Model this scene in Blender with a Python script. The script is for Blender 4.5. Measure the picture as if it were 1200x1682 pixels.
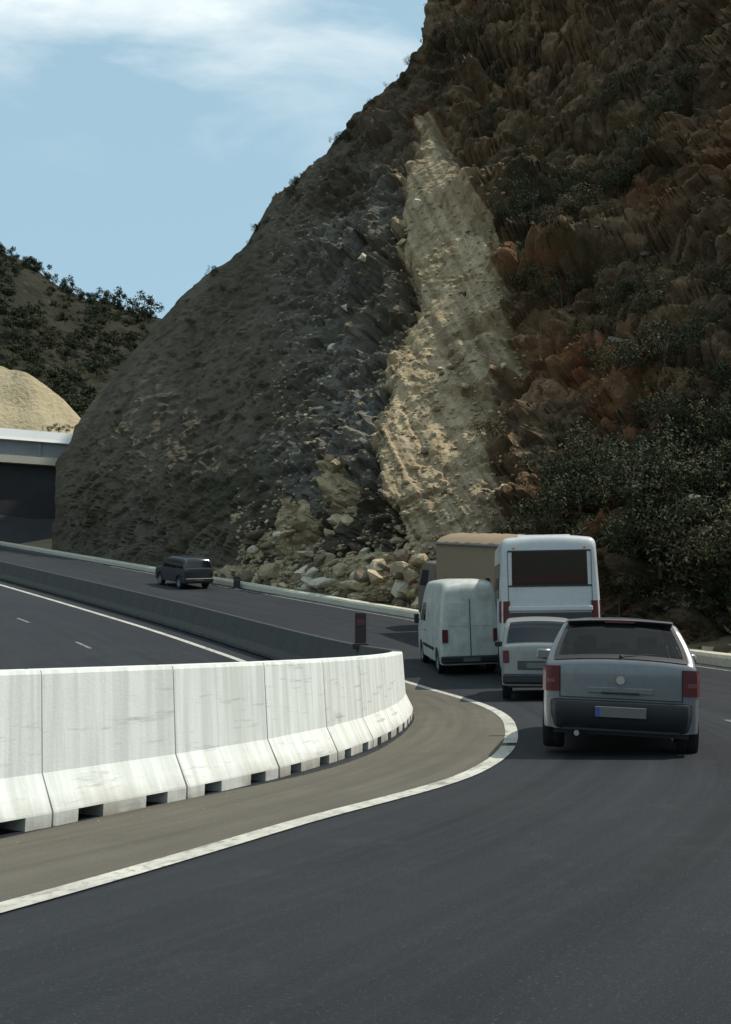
import bpy, bmesh, math, random
import numpy as np
from mathutils import Vector, Matrix, noise
for o in list(bpy.data.objects): bpy.data.objects.remove(o)
SC = bpy.context.scene
COL = SC.collection
rad = math.radians
random.seed(7)

# ------------------------------------------------------------------ camera, sky, sun, exposure
F = 1600.0; PITCH = rad(7.44); EYE = 1.3
cam = bpy.data.objects.new('camera', bpy.data.cameras.new('camera')); COL.objects.link(cam)
cam.location = (0, 0, EYE); cam.rotation_euler = (rad(90) + PITCH, 0, 0)
cam.data.sensor_fit = 'VERTICAL'; cam.data.sensor_height = 24.0; cam.data.lens = 24.0 * F / 1682.0
cam.data.clip_start = 0.1; cam.data.clip_end = 6000
SC.camera = cam
SUN = Vector((0.52, 0.06, 0.85)).normalized()          # towards the sun
sun_el = math.asin(SUN.z); sun_az = math.atan2(SUN.x, SUN.y)
W = bpy.data.worlds.new('World'); SC.world = W; W.use_nodes = True
nt = W.node_tree; nt.nodes.clear()
def wn(t, **k):
    n = nt.nodes.new(t)
    for a, b in k.items(): setattr(n, a, b)
    return n
sky = wn('ShaderNodeTexSky', sky_type='NISHITA', sun_disc=False, sun_elevation=sun_el, sun_rotation=sun_az,
         air_density=1.0, dust_density=0.6, ozone_density=2.2)
tc = wn('ShaderNodeTexCoord'); sep = wn('ShaderNodeSeparateXYZ'); nt.links.new(tc.outputs['Generated'], sep.inputs[0])
def wm(op, a, b=None, clamp=False):
    n = wn('ShaderNodeMath', operation=op, use_clamp=clamp)
    for i, v in enumerate((a, b)):
        if v is None: continue
        if isinstance(v, (int, float)): n.inputs[i].default_value = v
        else: nt.links.new(v, n.inputs[i])
    return n.outputs[0]
zc = wm('ADD', wm('MAXIMUM', sep.outputs[2], 0.0), 0.10)     # a cloud deck seen in perspective
cx = wm('DIVIDE', sep.outputs[0], zc); cy = wm('DIVIDE', sep.outputs[1], zc)
cmb = wn('ShaderNodeCombineXYZ'); nt.links.new(cx, cmb.inputs[0]); nt.links.new(cy, cmb.inputs[1])
mp = wn('ShaderNodeMapping'); nt.links.new(cmb.outputs[0], mp.inputs[0])
mp.inputs['Location'].default_value = (5.2, 2.4, 0); mp.inputs['Rotation'].default_value = (0, 0, rad(18)); mp.inputs['Scale'].default_value = (1.5, 2.3, 1)
n1 = wn('ShaderNodeTexNoise'); n1.inputs['Scale'].default_value = 1.2; n1.inputs['Detail'].default_value = 7; n1.inputs['Roughness'].default_value = 0.55
n1.inputs['Distortion'].default_value = 0.35
nt.links.new(mp.outputs[0], n1.inputs['Vector'])
cr = wn('ShaderNodeValToRGB'); cr.color_ramp.elements[0].position = 0.42; cr.color_ramp.elements[1].position = 0.64
nt.links.new(n1.outputs['Fac'], cr.inputs[0])
low = wm('MULTIPLY', wm('SUBTRACT', sep.outputs[2], 0.43), 8.0, True)    # clouds thin out towards the horizon
fac = wm('MULTIPLY', wm('MULTIPLY', cr.outputs[0], low), 0.97)
pale = wn('ShaderNodeMix', data_type='RGBA')
pale.inputs[0].default_value = 0.72; pale.inputs[7].default_value = (3.9, 5.9, 6.9, 1)  # thin milky veil over the blue
nt.links.new(sky.outputs[0], pale.inputs[6])
mx = wn('ShaderNodeMix', data_type='RGBA'); nt.links.new(fac, mx.inputs[0]); nt.links.new(pale.outputs[2], mx.inputs[6])
mx.inputs[7].default_value = (8.1, 8.8, 8.9, 1)
bg = wn('ShaderNodeBackground'); bg.inputs['Strength'].default_value = 0.12
nt.links.new(mx.outputs[2], bg.inputs['Color'])
wo = wn('ShaderNodeOutputWorld'); nt.links.new(bg.outputs[0], wo.inputs[0])
sl = bpy.data.lights.new('sun', 'SUN'); sl.energy = 4.3; sl.angle = rad(0.5); sl.color = (1.0, 0.93, 0.82)
so = bpy.data.objects.new('sun', sl); COL.objects.link(so)
so.rotation_euler = (-SUN).to_track_quat('-Z', 'Y').to_euler()
SC.view_settings.view_transform = 'Standard'; SC.view_settings.look = 'None'
SC.view_settings.exposure = 0.0; SC.view_settings.gamma = 1.0; SC.view_settings.use_curve_mapping = False

# ------------------------------------------------------------------ geometry of the place
def at(px, py, Y):
    u = (px - 600) / F; v = (841 - py) / F
    y = math.cos(PITCH) - v * math.sin(PITCH); z = math.sin(PITCH) + v * math.cos(PITCH)
    return Vector((u / y * Y, Y, EYE + z / y * Y))
def px_of(x, y, z):
    z -= EYE; d = y * math.cos(PITCH) + z * math.sin(PITCH); w = -y * math.sin(PITCH) + z * math.cos(PITCH)
    return 600 + F * x / d, 841 - F * w / d
def smooth(a, b, t):
    t = min(1, max(0, (t - a) / (b - a))); return t * t * (3 - 2 * t)
HP = [(-60, 80), (-30, 75), (-12, 52), (0, 34), (2, 30), (4, 21), (6, 13.5), (9, 6.5), (12, 1.5), (16, -5), (20, -12), (25, -22), (31, -32), (40, -36), (60, -37), (400, -37)]
def heading(s):
    for (a, p), (b, q) in zip(HP, HP[1:]):
        if a <= s <= b: return p + (q - p) * (s - a) / (b - a)
def grade(s): return .13 * smooth(14, 34, s)
def bank(s): return .02 + .05 * smooth(12, 32, s)
S = {0: (-2.68, 6.8, 0.0)}
x, y, z = S[0]
for i in range(1, 1901):
    h = rad(heading(i / 10 - .05)); x += math.sin(h) * .1; y += math.cos(h) * .1; z += grade(i / 10) * .1; S[i] = (x, y, z)
x, y, z = S[0]
for i in range(-1, -401, -1):
    h = rad(heading(i / 10 + .05)); x -= math.sin(h) * .1; y -= math.cos(h) * .1; S[i] = (x, y, 0.0)
def R(s, d, up=0.0):
    f = s * 10; i = int(math.floor(f)); t = f - i
    a = S[i]; b = S[min(i + 1, 1900)]
    h = rad(heading(s))
    return Vector((a[0] + (b[0] - a[0]) * t + math.cos(h) * d, a[1] + (b[1] - a[1]) * t - math.sin(h) * d, a[2] + (b[2] - a[2]) * t + bank(s) * d + up))
def sd_of(x, y):
    best = min(range(-400, 1901, 2), key=lambda i: (S[i][0] - x) ** 2 + (S[i][1] - y) ** 2)
    s = best / 10; h = rad(heading(s)); dx = x - S[best][0]; dy = y - S[best][1]
    return s, dx * math.cos(h) - dy * math.sin(h)
def road_z(x, y):
    s, d = sd_of(x, y); return S[int(round(s * 10))][2] + bank(s) * d

# ------------------------------------------------------------------ materials
MATS = {}
class NT:
    def __init__(s, m): s.t = m.node_tree; s.m = m
    def n(s, t, ins=None, **k):
        n = s.t.nodes.new(t)
        for a, b in k.items(): setattr(n, a, b)
        for a, b in (ins or {}).items(): s.put(n.inputs[a], b)
        return n
    def put(s, sock, v):
        if isinstance(v, bpy.types.NodeSocket): s.t.links.new(v, sock)
        elif isinstance(v, tuple) and len(v) == 3 and sock.type == 'RGBA': sock.default_value = (*v, 1)
        else: sock.default_value = v
    def coord(s, kind='Object', scale=(1, 1, 1), rot=(0, 0, 0)):
        t = s.n('ShaderNodeTexCoord'); m = s.n('ShaderNodeMapping', {0: t.outputs[kind]})
        m.inputs['Scale'].default_value = scale; m.inputs['Rotation'].default_value = rot; return m.outputs[0]
    def noise(s, vec, scale, detail=5, rough=.6, dist=0):
        return s.n('ShaderNodeTexNoise', {'Vector': vec, 'Scale': float(scale), 'Detail': float(detail), 'Roughness': rough, 'Distortion': float(dist)}).outputs['Fac']
    def ramp(s, f, stops):
        n = s.n('ShaderNodeValToRGB', {0: f}); e = n.color_ramp.elements
        while len(e) < len(stops): e.new(.5)
        for a, (p, c) in zip(e, stops):
            a.position = p; a.color = (*c, 1) if isinstance(c, tuple) else (c, c, c, 1)
        return n.outputs[0]
    def mix(s, f, a, b, blend='MIX'):
        n = s.n('ShaderNodeMix', data_type='RGBA', blend_type=blend); s.put(n.inputs[0], f); s.put(n.inputs[6], a); s.put(n.inputs[7], b); return n.outputs[2]
    def bump(s, h, strength=.5, dist=.05):
        return s.n('ShaderNodeBump', {'Height': h, 'Strength': strength, 'Distance': dist}).outputs[0]
def mat(name, col=(.5, .5, .5), rough=.6, metal=0, fn=None, spec=.5, emit=None, coat=0):
    m = bpy.data.materials.new(name); m.use_nodes = True; T = NT(m)
    b = m.node_tree.nodes['Principled BSDF']
    b.inputs['Base Color'].default_value = (*col, 1); b.inputs['Roughness'].default_value = rough; b.inputs['Metallic'].default_value = metal
    b.inputs['Specular IOR Level'].default_value = spec; b.inputs['Coat Weight'].default_value = coat
    if fn:
        r = fn(T, col)
        for k, v in r.items(): T.put(b.inputs[k], v)
    MATS[name] = m; return m
def worn(scale=3, amt=.35, bump=.2, dirt=(.10, .085, .06), thr=.55):
    def f(T, col):
        v = T.coord('Object'); n = T.noise(v, scale, 6); n2 = T.noise(v, scale * 9, 4)
        c = T.mix(T.ramp(n, [(thr, 0.0), (thr + .25, amt)]), col, dirt)
        c = T.mix(.25, c, T.mix(n2, (.0, .0, .0), (1.0, 1.0, 1.0)), 'SOFT_LIGHT')
        return {'Base Color': c, 'Normal': T.bump(n2, bump, .01)}
    return f
def asphalt(T, col):
    uv = T.coord('UV'); st = T.noise(T.coord('UV', (1.5, .035, 1)), 1.6, 5, .55); st2 = T.noise(T.coord('UV', (6, .1, 1)), 1.5, 4, .6)
    g = T.noise(T.coord('Object'), 70, 4, .75); big = T.noise(T.coord('Object'), .18, 4)
    c = T.mix(T.ramp(st, [(.35, 0.0), (.68, 1.0)]), (.0035, .0055, .0085), (.0125, .0155, .021))
    c = T.mix(T.ramp(st2, [(.45, 0.0), (.75, .45)]), c, (.023, .026, .030))
    c = T.mix(T.ramp(big, [(.45, 0.0), (.7, .35)]), c, (.028, .028, .027))
    c = T.mix(T.ramp(g, [(.58, 0.0), (.70, .7)]), c, (.075, .080, .085))
    oil = T.noise(T.coord('UV', (1, .25, 1)), 2.2, 5, .6); c = T.mix(T.ramp(oil, [(.60, 0.0), (.74, .55)]), c, (.006, .007, .008))
    pat = T.noise(T.coord('Object'), 2.5, 7, .7); c = T.mix(T.ramp(pat, [(.55, 0.0), (.75, .35)]), c, (.045, .045, .044))
    return {'Base Color': c, 'Normal': T.bump(g, .6, .012), 'Roughness': T.ramp(st, [(.3, .62), (.7, .82)])}
mat('asphalt', rough=.8, fn=asphalt, spec=.35)
def shoulder(T, col):
    v = T.coord('Object'); n = T.noise(v, 1.1, 6); g = T.noise(v, 60, 4, .7); st = T.noise(T.coord('UV', (3, .12, 1)), 1.5, 4)
    c = T.mix(n, (.080, .074, .060), (.135, .125, .100)); c = T.mix(T.ramp(st, [(.42, 0.0), (.7, .6)]), c, (.058, .055, .047))
    c = T.mix(T.ramp(g, [(.6, 0.0), (.72, .5)]), c, (.24, .22, .18))
    return {'Base Color': c, 'Normal': T.bump(g, .5, .01)}
mat('dusty_shoulder', rough=.95, fn=shoulder, spec=.2)
def paint(T, col):
    v = T.coord('Object'); n = T.noise(v, 14, 6, .7); m = T.noise(v, 1.3, 3)
    c = T.mix(T.ramp(n, [(.50, 0.0), (.66, .8)]), (.50, .49, .43), (.13, .125, .11)); c = T.mix(T.ramp(m, [(.4, 0.0), (.7, .6)]), c, (.27, .26, .22))
    tk = T.noise(T.coord('UV', (3, 1.6, 1)), 1.0, 6, .7); c = T.mix(T.ramp(tk, [(.55, 0.0), (.66, .6)]), c, (.08, .08, .08))
    return {'Base Color': c}
mat('road_paint', rough=.7, fn=paint)
def wornpaint(T, col):
    n = T.noise(T.coord('Object'), 9, 6, .7)
    return {'Base Color': T.mix(T.ramp(n, [(.42, 0.0), (.6, 1.0)]), (.22, .22, .21), (.045, .047, .05))}
mat('worn_paint', rough=.8, fn=wornpaint)
def concrete(T, col):
    v = T.coord('Object'); n = T.noise(v, 2.2, 6); fine = T.noise(v, 45, 4, .7)
    inf = T.n('ShaderNodeObjectInfo').outputs['Random']
    off = T.n('ShaderNodeVectorMath', {0: v, 1: (0, 0, 0)}, operation='ADD'); cb = T.n('ShaderNodeCombineXYZ', {1: T.n('ShaderNodeMath', {0: inf, 1: 37.0}, operation='MULTIPLY').outputs[0]})
    T.put(off.inputs[1], cb.outputs[0])
    mpn = T.n('ShaderNodeMapping', {0: off.outputs[0]}); mpn.inputs['Scale'].default_value = (1, 7, .35)
    st = T.noise(mpn.outputs[0], 1.6, 5, .6)
    mp2 = T.n('ShaderNodeMapping', {0: off.outputs[0]}); mp2.inputs['Scale'].default_value = (2, 2, 2); bl = T.noise(mp2.outputs[0], 1.0, 6)
    c = T.mix(T.ramp(st, [(.40, 0.0), (.62, .9)]), (.74, .76, .72), (.56, .58, .54))
    c = T.mix(T.ramp(bl, [(.5, 0.0), (.8, .5)]), c, (.56, .55, .48))
    mps = T.n('ShaderNodeMapping', {0: off.outputs[0]}); mps.inputs['Scale'].default_value = (3, .5, 5); sc = T.noise(mps.outputs[0], 2.0, 6, .7); c = T.mix(T.ramp(sc, [(.57, 0.0), (.67, .55)]), c, (.22, .21, .19))
    c = T.mix(T.ramp(inf, [(0, 0.0), (1, .22)]), c, (.5, .5, .46))
    z = T.n('ShaderNodeSeparateXYZ', {0: T.coord('Object')}).outputs[2]
    low = T.ramp(z, [(0.0, .95), (.22, 0.0)])
    c = T.mix(T.mix(1.0, low, T.ramp(bl, [(.35, 0.15), (.6, 1.0)]), 'MULTIPLY'), c, (.26, .23, .18))
    return {'Base Color': c, 'Normal': T.bump(fine, .25, .01)}
mat('barrier_concrete', rough=.85, fn=concrete, spec=.3)
def shade_painted(T, col):  # barrier concrete with the far run's shade painted into its colour
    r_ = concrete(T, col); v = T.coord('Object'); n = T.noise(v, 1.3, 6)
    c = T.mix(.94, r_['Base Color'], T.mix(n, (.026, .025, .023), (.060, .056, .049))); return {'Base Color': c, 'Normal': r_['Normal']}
mat('shade_painted_concrete', rough=.9, fn=shade_painted, spec=.2)
def cream(T, col):
    v = T.coord('Object'); n = T.noise(v, .8, 6); g = T.noise(v, 12, 5)
    c = T.mix(n, (.40, .37, .29), (.56, .53, .43)); c = T.mix(T.ramp(g, [(.5, 0.0), (.75, .6)]), c, (.16, .14, .10))
    return {'Base Color': c, 'Normal': T.bump(g, .5, .03)}
mat('kerb_concrete', rough=.9, fn=cream, spec=.2)
def dirt(T, col):
    v = T.coord('Object'); n = T.noise(v, .35, 7); g = T.noise(v, 6, 6, .7)
    c = T.mix(n, (.13, .105, .07), (.26, .22, .15)); c = T.mix(T.ramp(g, [(.5, 0.0), (.7, .7)]), c, (.09, .075, .05))
    return {'Base Color': c, 'Normal': T.bump(g, .7, .06)}
mat('dry_earth', rough=.95, fn=dirt, spec=.1)
def cliffm(T, col):
    v = T.coord('Object')
    at_ = lambda nm: T.n('ShaderNodeAttribute', attribute_name=nm)
    A = at_('zone'); sepc = T.n('ShaderNodeSeparateColor', {0: A.outputs['Color']})
    tan, brown, veg = sepc.outputs[0], sepc.outputs[1], sepc.outputs[2]
    n1 = T.noise(v, .22, 7, .62); n2 = T.noise(v, 1.3, 7, .68); n3 = T.noise(v, 6, 5, .7)
    rot = lambda deg, sc: T.n('ShaderNodeMapping', {0: T.coord('UV', (1, 1, 1), (0, 0, rad(deg))), 3: sc}).outputs[0]
    uvs = T.noise(rot(28, (34, 3.0, 1)), 2.0, 6, .6, .3)        # bedding streaks
    uvl = T.noise(rot(-32, (14, 2.0, 1)), 2.0, 6, .6, .5)
    grey = T.mix(T.ramp(n1, [(.3, 0.0), (.7, 1.0)]), (.078, .066, .046), (.125, .108, .080))
    grey = T.mix(T.ramp(uvl, [(.45, 0.0), (.72, .6)]), grey, (.18, .160, .125))
    grey = T.mix(T.ramp(n2, [(.52, 0.0), (.72, .5)]), grey, (.034, .032, .027))
    tn = T.mix(T.ramp(uvs, [(.36, 0.0), (.62, 1.0)]), (.24, .185, .115), (.48, .385, .25))
    tn = T.mix(T.ramp(n2, [(.55, 0.0), (.72, .65)]), tn, (.16, .125, .08)); tn = T.mix(T.ramp(n3, [(.6, 0.0), (.75, .5)]), tn, (.54, .46, .33))
    br = T.mix(T.ramp(n1, [(.35, 0.0), (.65, 1.0)]), (.090, .068, .044), (.30, .20, .12))
    br = T.mix(T.ramp(n2, [(.45, 0.0), (.72, .8)]), br, (.030, .028, .021)); br = T.mix(T.ramp(n3, [(.62, 0.0), (.78, .55)]), br, (.38, .32, .24))
    B = at_('rust'); sepr = T.n('ShaderNodeSeparateColor', {0: B.outputs['Color']})
    st_ = T.mix(T.ramp(n2, [(.38, 0.0), (.60, 1.0)]), (.085, .085, .080), (.24, .235, .215)); st_ = T.mix(T.ramp(n3, [(.56, 0.0), (.7, .7)]), st_, (.36, .35, .32))
    grey = T.mix(sepr.outputs[1], grey, st_)
    c = T.mix(brown, grey, br)
    c = T.mix(T.mix(1.0, veg, T.ramp(n2, [(.25, .45), (.5, 1.0)]), 'MULTIPLY'), c, T.mix(T.ramp(n3, [(.35, 0.0), (.7, 1.0)]), (.016, .020, .011), (.060, .062, .036)))
    c = T.mix(T.mix(1.0, sepr.outputs[0], T.ramp(n2, [(.35, 0.0), (.6, 1.0)]), 'MULTIPLY'), c, (.32, .135, .062))
    tm = T.ramp(T.n('ShaderNodeMath', {0: tan, 1: T.n('ShaderNodeMath', {0: n2, 1: .55}, operation='MULTIPLY').outputs[0]}, operation='ADD').outputs[0], [(.70, 0.0), (.80, 1.0)])
    c = T.mix(tm, c, tn)
    hgt = T.mix(.5, n2, n3)
    return {'Base Color': c, 'Normal': T.bump(hgt, 1.0, .32)}
mat('cliff_rock', rough=.95, fn=cliffm, spec=.1)
def hillm(T, col):
    v = T.coord('Object'); n = T.noise(v, .05, 7, .6); n2 = T.noise(v, .22, 6, .65)
    c = T.mix(T.ramp(n, [(.35, 0.0), (.65, 1.0)]), (.016, .019, .012), (.042, .038, .026)); c = T.mix(T.ramp(n2, [(.5, 0.0), (.66, .85)]), c, (.013, .016, .010))
    c = T.mix(T.ramp(n2, [(.28, .6), (.38, 0.0)]), c, (.085, .076, .06))
    return {'Base Color': c, 'Normal': T.bump(n2, 1.0, 2.0)}
mat('hill_scrub', rough=.95, fn=hillm, spec=.1)
def sandm(T, col):
    v = T.coord('Object'); n = T.noise(v, .25, 6); n2 = T.noise(v, 1.5, 6)
    c = T.mix(n, (.30, .25, .15), (.50, .43, .29)); c = T.mix(T.ramp(n2, [(.55, 0.0), (.75, .6)]), c, (.18, .14, .09))
    return {'Base Color': c, 'Normal': T.bump(n2, .8, .5)}
mat('sand_bank', rough=.95, fn=sandm, spec=.1)
def rockm(lo, hi):
    def f(T, col):
        v = T.coord('Object'); inf = T.n('ShaderNodeObjectInfo').outputs['Random']
        n = T.noise(v, 2.2, 6, .65); n2 = T.noise(v, 11, 5, .7)
        c = T.mix(T.mix(.5, n, inf), lo, hi); c = T.mix(T.ramp(n2, [(.52, 0.0), (.7, .7)]), c, (lo[0] * .45, lo[1] * .45, lo[2] * .45))
        return {'Base Color': c, 'Normal': T.bump(n2, .8, .06)}
    return f
mat('tan_rock', rough=.95, fn=rockm((.26, .20, .12), (.58, .49, .33)), spec=.1)
mat('pale_rock', rough=.95, fn=rockm((.42, .38, .29), (.66, .60, .48)), spec=.1)
mat('brown_rock', rough=.95, fn=rockm((.09, .07, .05), (.22, .18, .13)), spec=.1)
def leafm(lo, hi):
    def f(T, col):
        g = T.n('ShaderNodeNewGeometry').outputs['Random Per Island']; inf = T.n('ShaderNodeObjectInfo').outputs['Random']
        c = T.mix(g, lo, hi); c = T.mix(T.ramp(inf, [(0, 0.0), (1, .4)]), c, (.07, .062, .035)); return {'Base Color': c}
    return f
mat('dark_leaf', rough=.8, fn=leafm((.018, .026, .012), (.055, .068, .030)), spec=.2)
mat('olive_leaf', rough=.85, fn=leafm((.045, .050, .022), (.115, .105, .050)), spec=.2)
mat('dry_leaf', rough=.9, fn=leafm((.070, .060, .034), (.19, .155, .09)), spec=.1)
mat('bark', (.07, .05, .035), .95, fn=worn(8, .4, .5))
mat('far_wall', rough=.9, fn=worn(.25, .7, .6, (.020, .018, .016), .35), col=(.030, .032, .036))  # dark base colour paints in the shade below the overpass
mat('white_paint_concrete', rough=.7, fn=worn(.4, .3, .2, (.4, .38, .33)), col=(.82, .82, .80))
mat('grey_girder', (.22, .24, .25), .8, fn=worn(.5, .4, .2))
mat('cream_ledge', (.46, .42, .34), .85, fn=worn(.5, .4, .2))
mat('silver_paint', (.150, .154, .160), .36, .35, fn=worn(1.6, .25, .02, (.20, .18, .15)), coat=.6)
mat('black_plastic', (.012, .013, .014), .55, fn=worn(5, .3, .1, (.05, .045, .04)))
mat('glass_dark', (.006, .008, .010), .08, spec=.6)
def cg(T, col):
    return {}
m_ = bpy.data.materials.new('tinted_glass'); m_.use_nodes = True; T = NT(m_); m_.node_tree.nodes.clear()
tr = T.n('ShaderNodeBsdfTransparent', {'Color': (.34, .38, .37)}); gl = T.n('ShaderNodeBsdfGlossy', {'Color': (.8, .8, .8), 'Roughness': .04})
fr_ = T.n('ShaderNodeFresnel', {'IOR': 1.45}); ms = T.n('ShaderNodeMixShader', {0: fr_.outputs[0], 1: tr.outputs[0], 2: gl.outputs[0]}); T.n('ShaderNodeOutputMaterial', {0: ms.outputs[0]}); MATS['tinted_glass'] = m_
mat('seat_cloth', (.03, .03, .032), .95)
mat('bus_glass', (.004, .003, .003), .15, spec=.5)
mat('curtain', (.035, .010, .009), .9)
mat('red_lens', (.085, .008, .010), .3, spec=.5)
mat('orange_lens', (.55, .18, .03), .25)
mat('clear_lens', (.13, .05, .055), .25)
mat('rubber', (.012, .012, .012), .9, fn=worn(6, .5, .3, (.05, .045, .035)))
mat('rim_metal', (.32, .33, .34), .4, .6, fn=worn(8, .5, .1, (.05, .045, .04)))
mat('bus_white', (.46, .47, .47), .45, fn=worn(.9, .45, .03, (.26, .24, .20)), coat=.2)
mat('bus_lower', (.040, .045, .041), .6, fn=worn(2.5, .5, .2, (.12, .11, .09)))
mat('bus_grey', (.065, .066, .060), .55, fn=worn(1.5, .5, .1, (.08, .07, .06), .4))
mat('pale_paint', (.21, .215, .21), .38, .1, fn=worn(1.8, .35, .02, (.2, .18, .15)), coat=.4)
mat('van_white', (.50, .52, .48), .45, fn=worn(2.6, .45, .03, (.20, .19, .15), .42), coat=.2)
mat('canvas', (.24, .175, .11), .9, fn=worn(1.4, .45, .5, (.17, .12, .075)))
mat('canvas_grey', (.17, .17, .16), .9, fn=worn(1.4, .4, .4))
mat('truck_dark', (.035, .036, .036), .7, fn=worn(3, .4, .2))
mat('truck_paint', (.13, .10, .075), .5)
mat('suv_dark', (.016, .020, .024), .35, fn=worn(2, .2, .02, (.06, .055, .045)), coat=.3)
mat('plate_white', (.11, .11, .105), .5)
mat('plate_blue', (.03, .06, .30), .5)
mat('post_red', (.016, .008, .007), .6, fn=worn(6, .4, .2, (.02, .02, .02)))
mat('post_black', (.015, .015, .016), .7)
mat('chrome', (.6, .6, .62), .2, 1.0)

# ------------------------------------------------------------------ mesh helpers
def link(o, parent=None, loc=None, smooth_=False):
    COL.objects.link(o)
    if parent: o.parent = parent
    return o
def meshdata(name, V, Fc, mats, mi=None, smooth_=False):
    me = bpy.data.meshes.new(name); me.from_pydata([tuple(v) for v in V], [], Fc); me.update()
    for m in (mats if isinstance(mats, (list, tuple)) else [mats]): me.materials.append(MATS[m])
    if mi: me.polygons.foreach_set('material_index', mi)
    if smooth_: me.polygons.foreach_set('use_smooth', [True] * len(me.polygons))
    return me
def tag(o, label=None, cat=None, group=None, kind=None):
    if label: o['label'] = label
    if cat: o['category'] = cat
    if group: o['group'] = group
    if kind: o['kind'] = kind
    return o
def empty(name, loc, label, cat, group=None, rz=0):
    o = bpy.data.objects.new(name, None); COL.objects.link(o); o.location = loc; o.rotation_euler = (0, 0, rz); o.empty_display_size = .2
    return tag(o, label, cat, group)
class MB:
    def __init__(s): s.V = []; s.F = []
    def add(s, V, Fc):
        n = len(s.V); s.V += [Vector(v) for v in V]; s.F += [tuple(i + n for i in f) for f in Fc]; return s
    def box(s, x0, x1, y0, y1, z0, z1, b=0):
        if b:
            V = []; 
            xs = (x0, x0 + b, x1 - b, x1); ys = (y0, y0 + b, y1 - b, y1); zs = (z0, z0 + b, z1 - b, z1)
            def vid(i, j, k): return V.index((i, j, k)) if (i, j, k) in V else (V.append((i, j, k)) or len(V) - 1)
            Fs = []
            for ax in range(3):
                for side in (0, 3):
                    q = []
                    for a, c in ((1, 1), (2, 1), (2, 2), (1, 2)):
                        p = [0, 0, 0]; p[ax] = side; p[(ax + 1) % 3] = a; p[(ax + 2) % 3] = c; q.append(vid(*p))
                    Fs.append(tuple(q) if side else tuple(reversed(q)))
            for ax in range(3):
                a1, a2 = (ax + 1) % 3, (ax + 2) % 3
                for s1 in (0, 3):
                    for s2 in (0, 3):
                        i1 = 1 if s1 == 0 else 2; i2 = 1 if s2 == 0 else 2; q = []
                        for t, w in ((1, 0), (2, 0), (2, 1), (1, 1)):
                            p = [0, 0, 0]; p[ax] = t
                            if w == 0: p[a1] = s1; p[a2] = i2
                            else: p[a1] = i1; p[a2] = s2
                            q.append(vid(*p))
                        Fs.append(tuple(q))
            for sx in (0, 3):
                for sy in (0, 3):
                    for sz in (0, 3):
                        ix, iy, iz = (1 if q == 0 else 2 for q in (sx, sy, sz)); Fs.append((vid(sx, iy, iz), vid(ix, sy, iz), vid(ix, iy, sz)))
            return s.add([(xs[i], ys[j], zs[k]) for i, j, k in V], Fs)
        return s.add([(x0, y0, z0), (x1, y0, z0), (x1, y1, z0), (x0, y1, z0), (x0, y0, z1), (x1, y0, z1), (x1, y1, z1), (x0, y1, z1)],
                     [(0, 3, 2, 1), (4, 5, 6, 7), (0, 1, 5, 4), (1, 2, 6, 5), (2, 3, 7, 6), (3, 0, 4, 7)])
    def tube(s, a, b, r0, r1=None, n=8):
        a = Vector(a); b = Vector(b); r1 = r0 if r1 is None else r1; d = (b - a).normalized()
        u = d.orthogonal().normalized(); w = d.cross(u); V = []
        for p, r in ((a, r0), (b, r1)):
            for k in range(n):
                t = 2 * math.pi * k / n; V.append(p + (u * math.cos(t) + w * math.sin(t)) * r)
        return s.add(V, [(k, (k + 1) % n, n + (k + 1) % n, n + k) for k in range(n)] + [tuple(range(n - 1, -1, -1)), tuple(range(n, 2 * n))])
    def grid(s, P):      # P[i][j]
        h = len(P); w = len(P[0])
        return s.add([p for r in P for p in r], [(i * w + j, i * w + j + 1, (i + 1) * w + j + 1, (i + 1) * w + j) for i in range(h - 1) for j in range(w - 1)])
    def lathe(s, prof, n=28):   # revolve (r, x) about the x axis
        V = []; m = len(prof)
        for k in range(n):
            t = 2 * math.pi * k / n
            V += [(x_, r * math.cos(t), r * math.sin(t)) for r, x_ in prof]
        return s.add(V, [(k * m + j, k * m + j + 1, ((k + 1) % n) * m + j + 1, ((k + 1) % n) * m + j) for k in range(n) for j in range(m - 1)])
    def build(s, name, m, parent=None, smooth_=False):
        import bmesh
        me = meshdata(name, s.V, s.F, m, smooth_=False); bm = bmesh.new(); bm.from_mesh(me)
        bmesh.ops.recalc_face_normals(bm, faces=bm.faces); bm.to_mesh(me); bm.free()
        if smooth_:
            me.polygons.foreach_set('use_smooth', [True] * len(me.polygons)); me.set_sharp_from_angle(angle=rad(38))
        o = bpy.data.objects.new(name, me); return link(o, parent)
def strip(name, s0, s1, d0, d1, up, m, nd=2, ds=.5, thick=None, dfun=None):
    n = max(2, int((s1 - s0) / ds) + 1); V = []; UV = []
    for i in range(n):
        s_ = s0 + (s1 - s0) * i / (n - 1); off = dfun(s_) if dfun else 0
        for j in range(nd):
            d = d0 + (d1 - d0) * j / (nd - 1) + off; V.append(R(s_, d, up)); UV.append((d, s_))
    Fs = [(i * nd + j, i * nd + j + 1, (i + 1) * nd + j + 1, (i + 1) * nd + j) for i in range(n - 1) for j in range(nd - 1)]
    me = meshdata(name, V, Fs, m); uvl = me.uv_layers.new(name='UVMap')
    li = [0] * len(me.loops); me.loops.foreach_get('vertex_index', li)
    uvl.data.foreach_set('uv', [c for k in li for c in UV[k]])
    if me.polygons[0].normal.z < 0: me.flip_normals()
    return link(bpy.data.objects.new(name, me))

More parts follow.
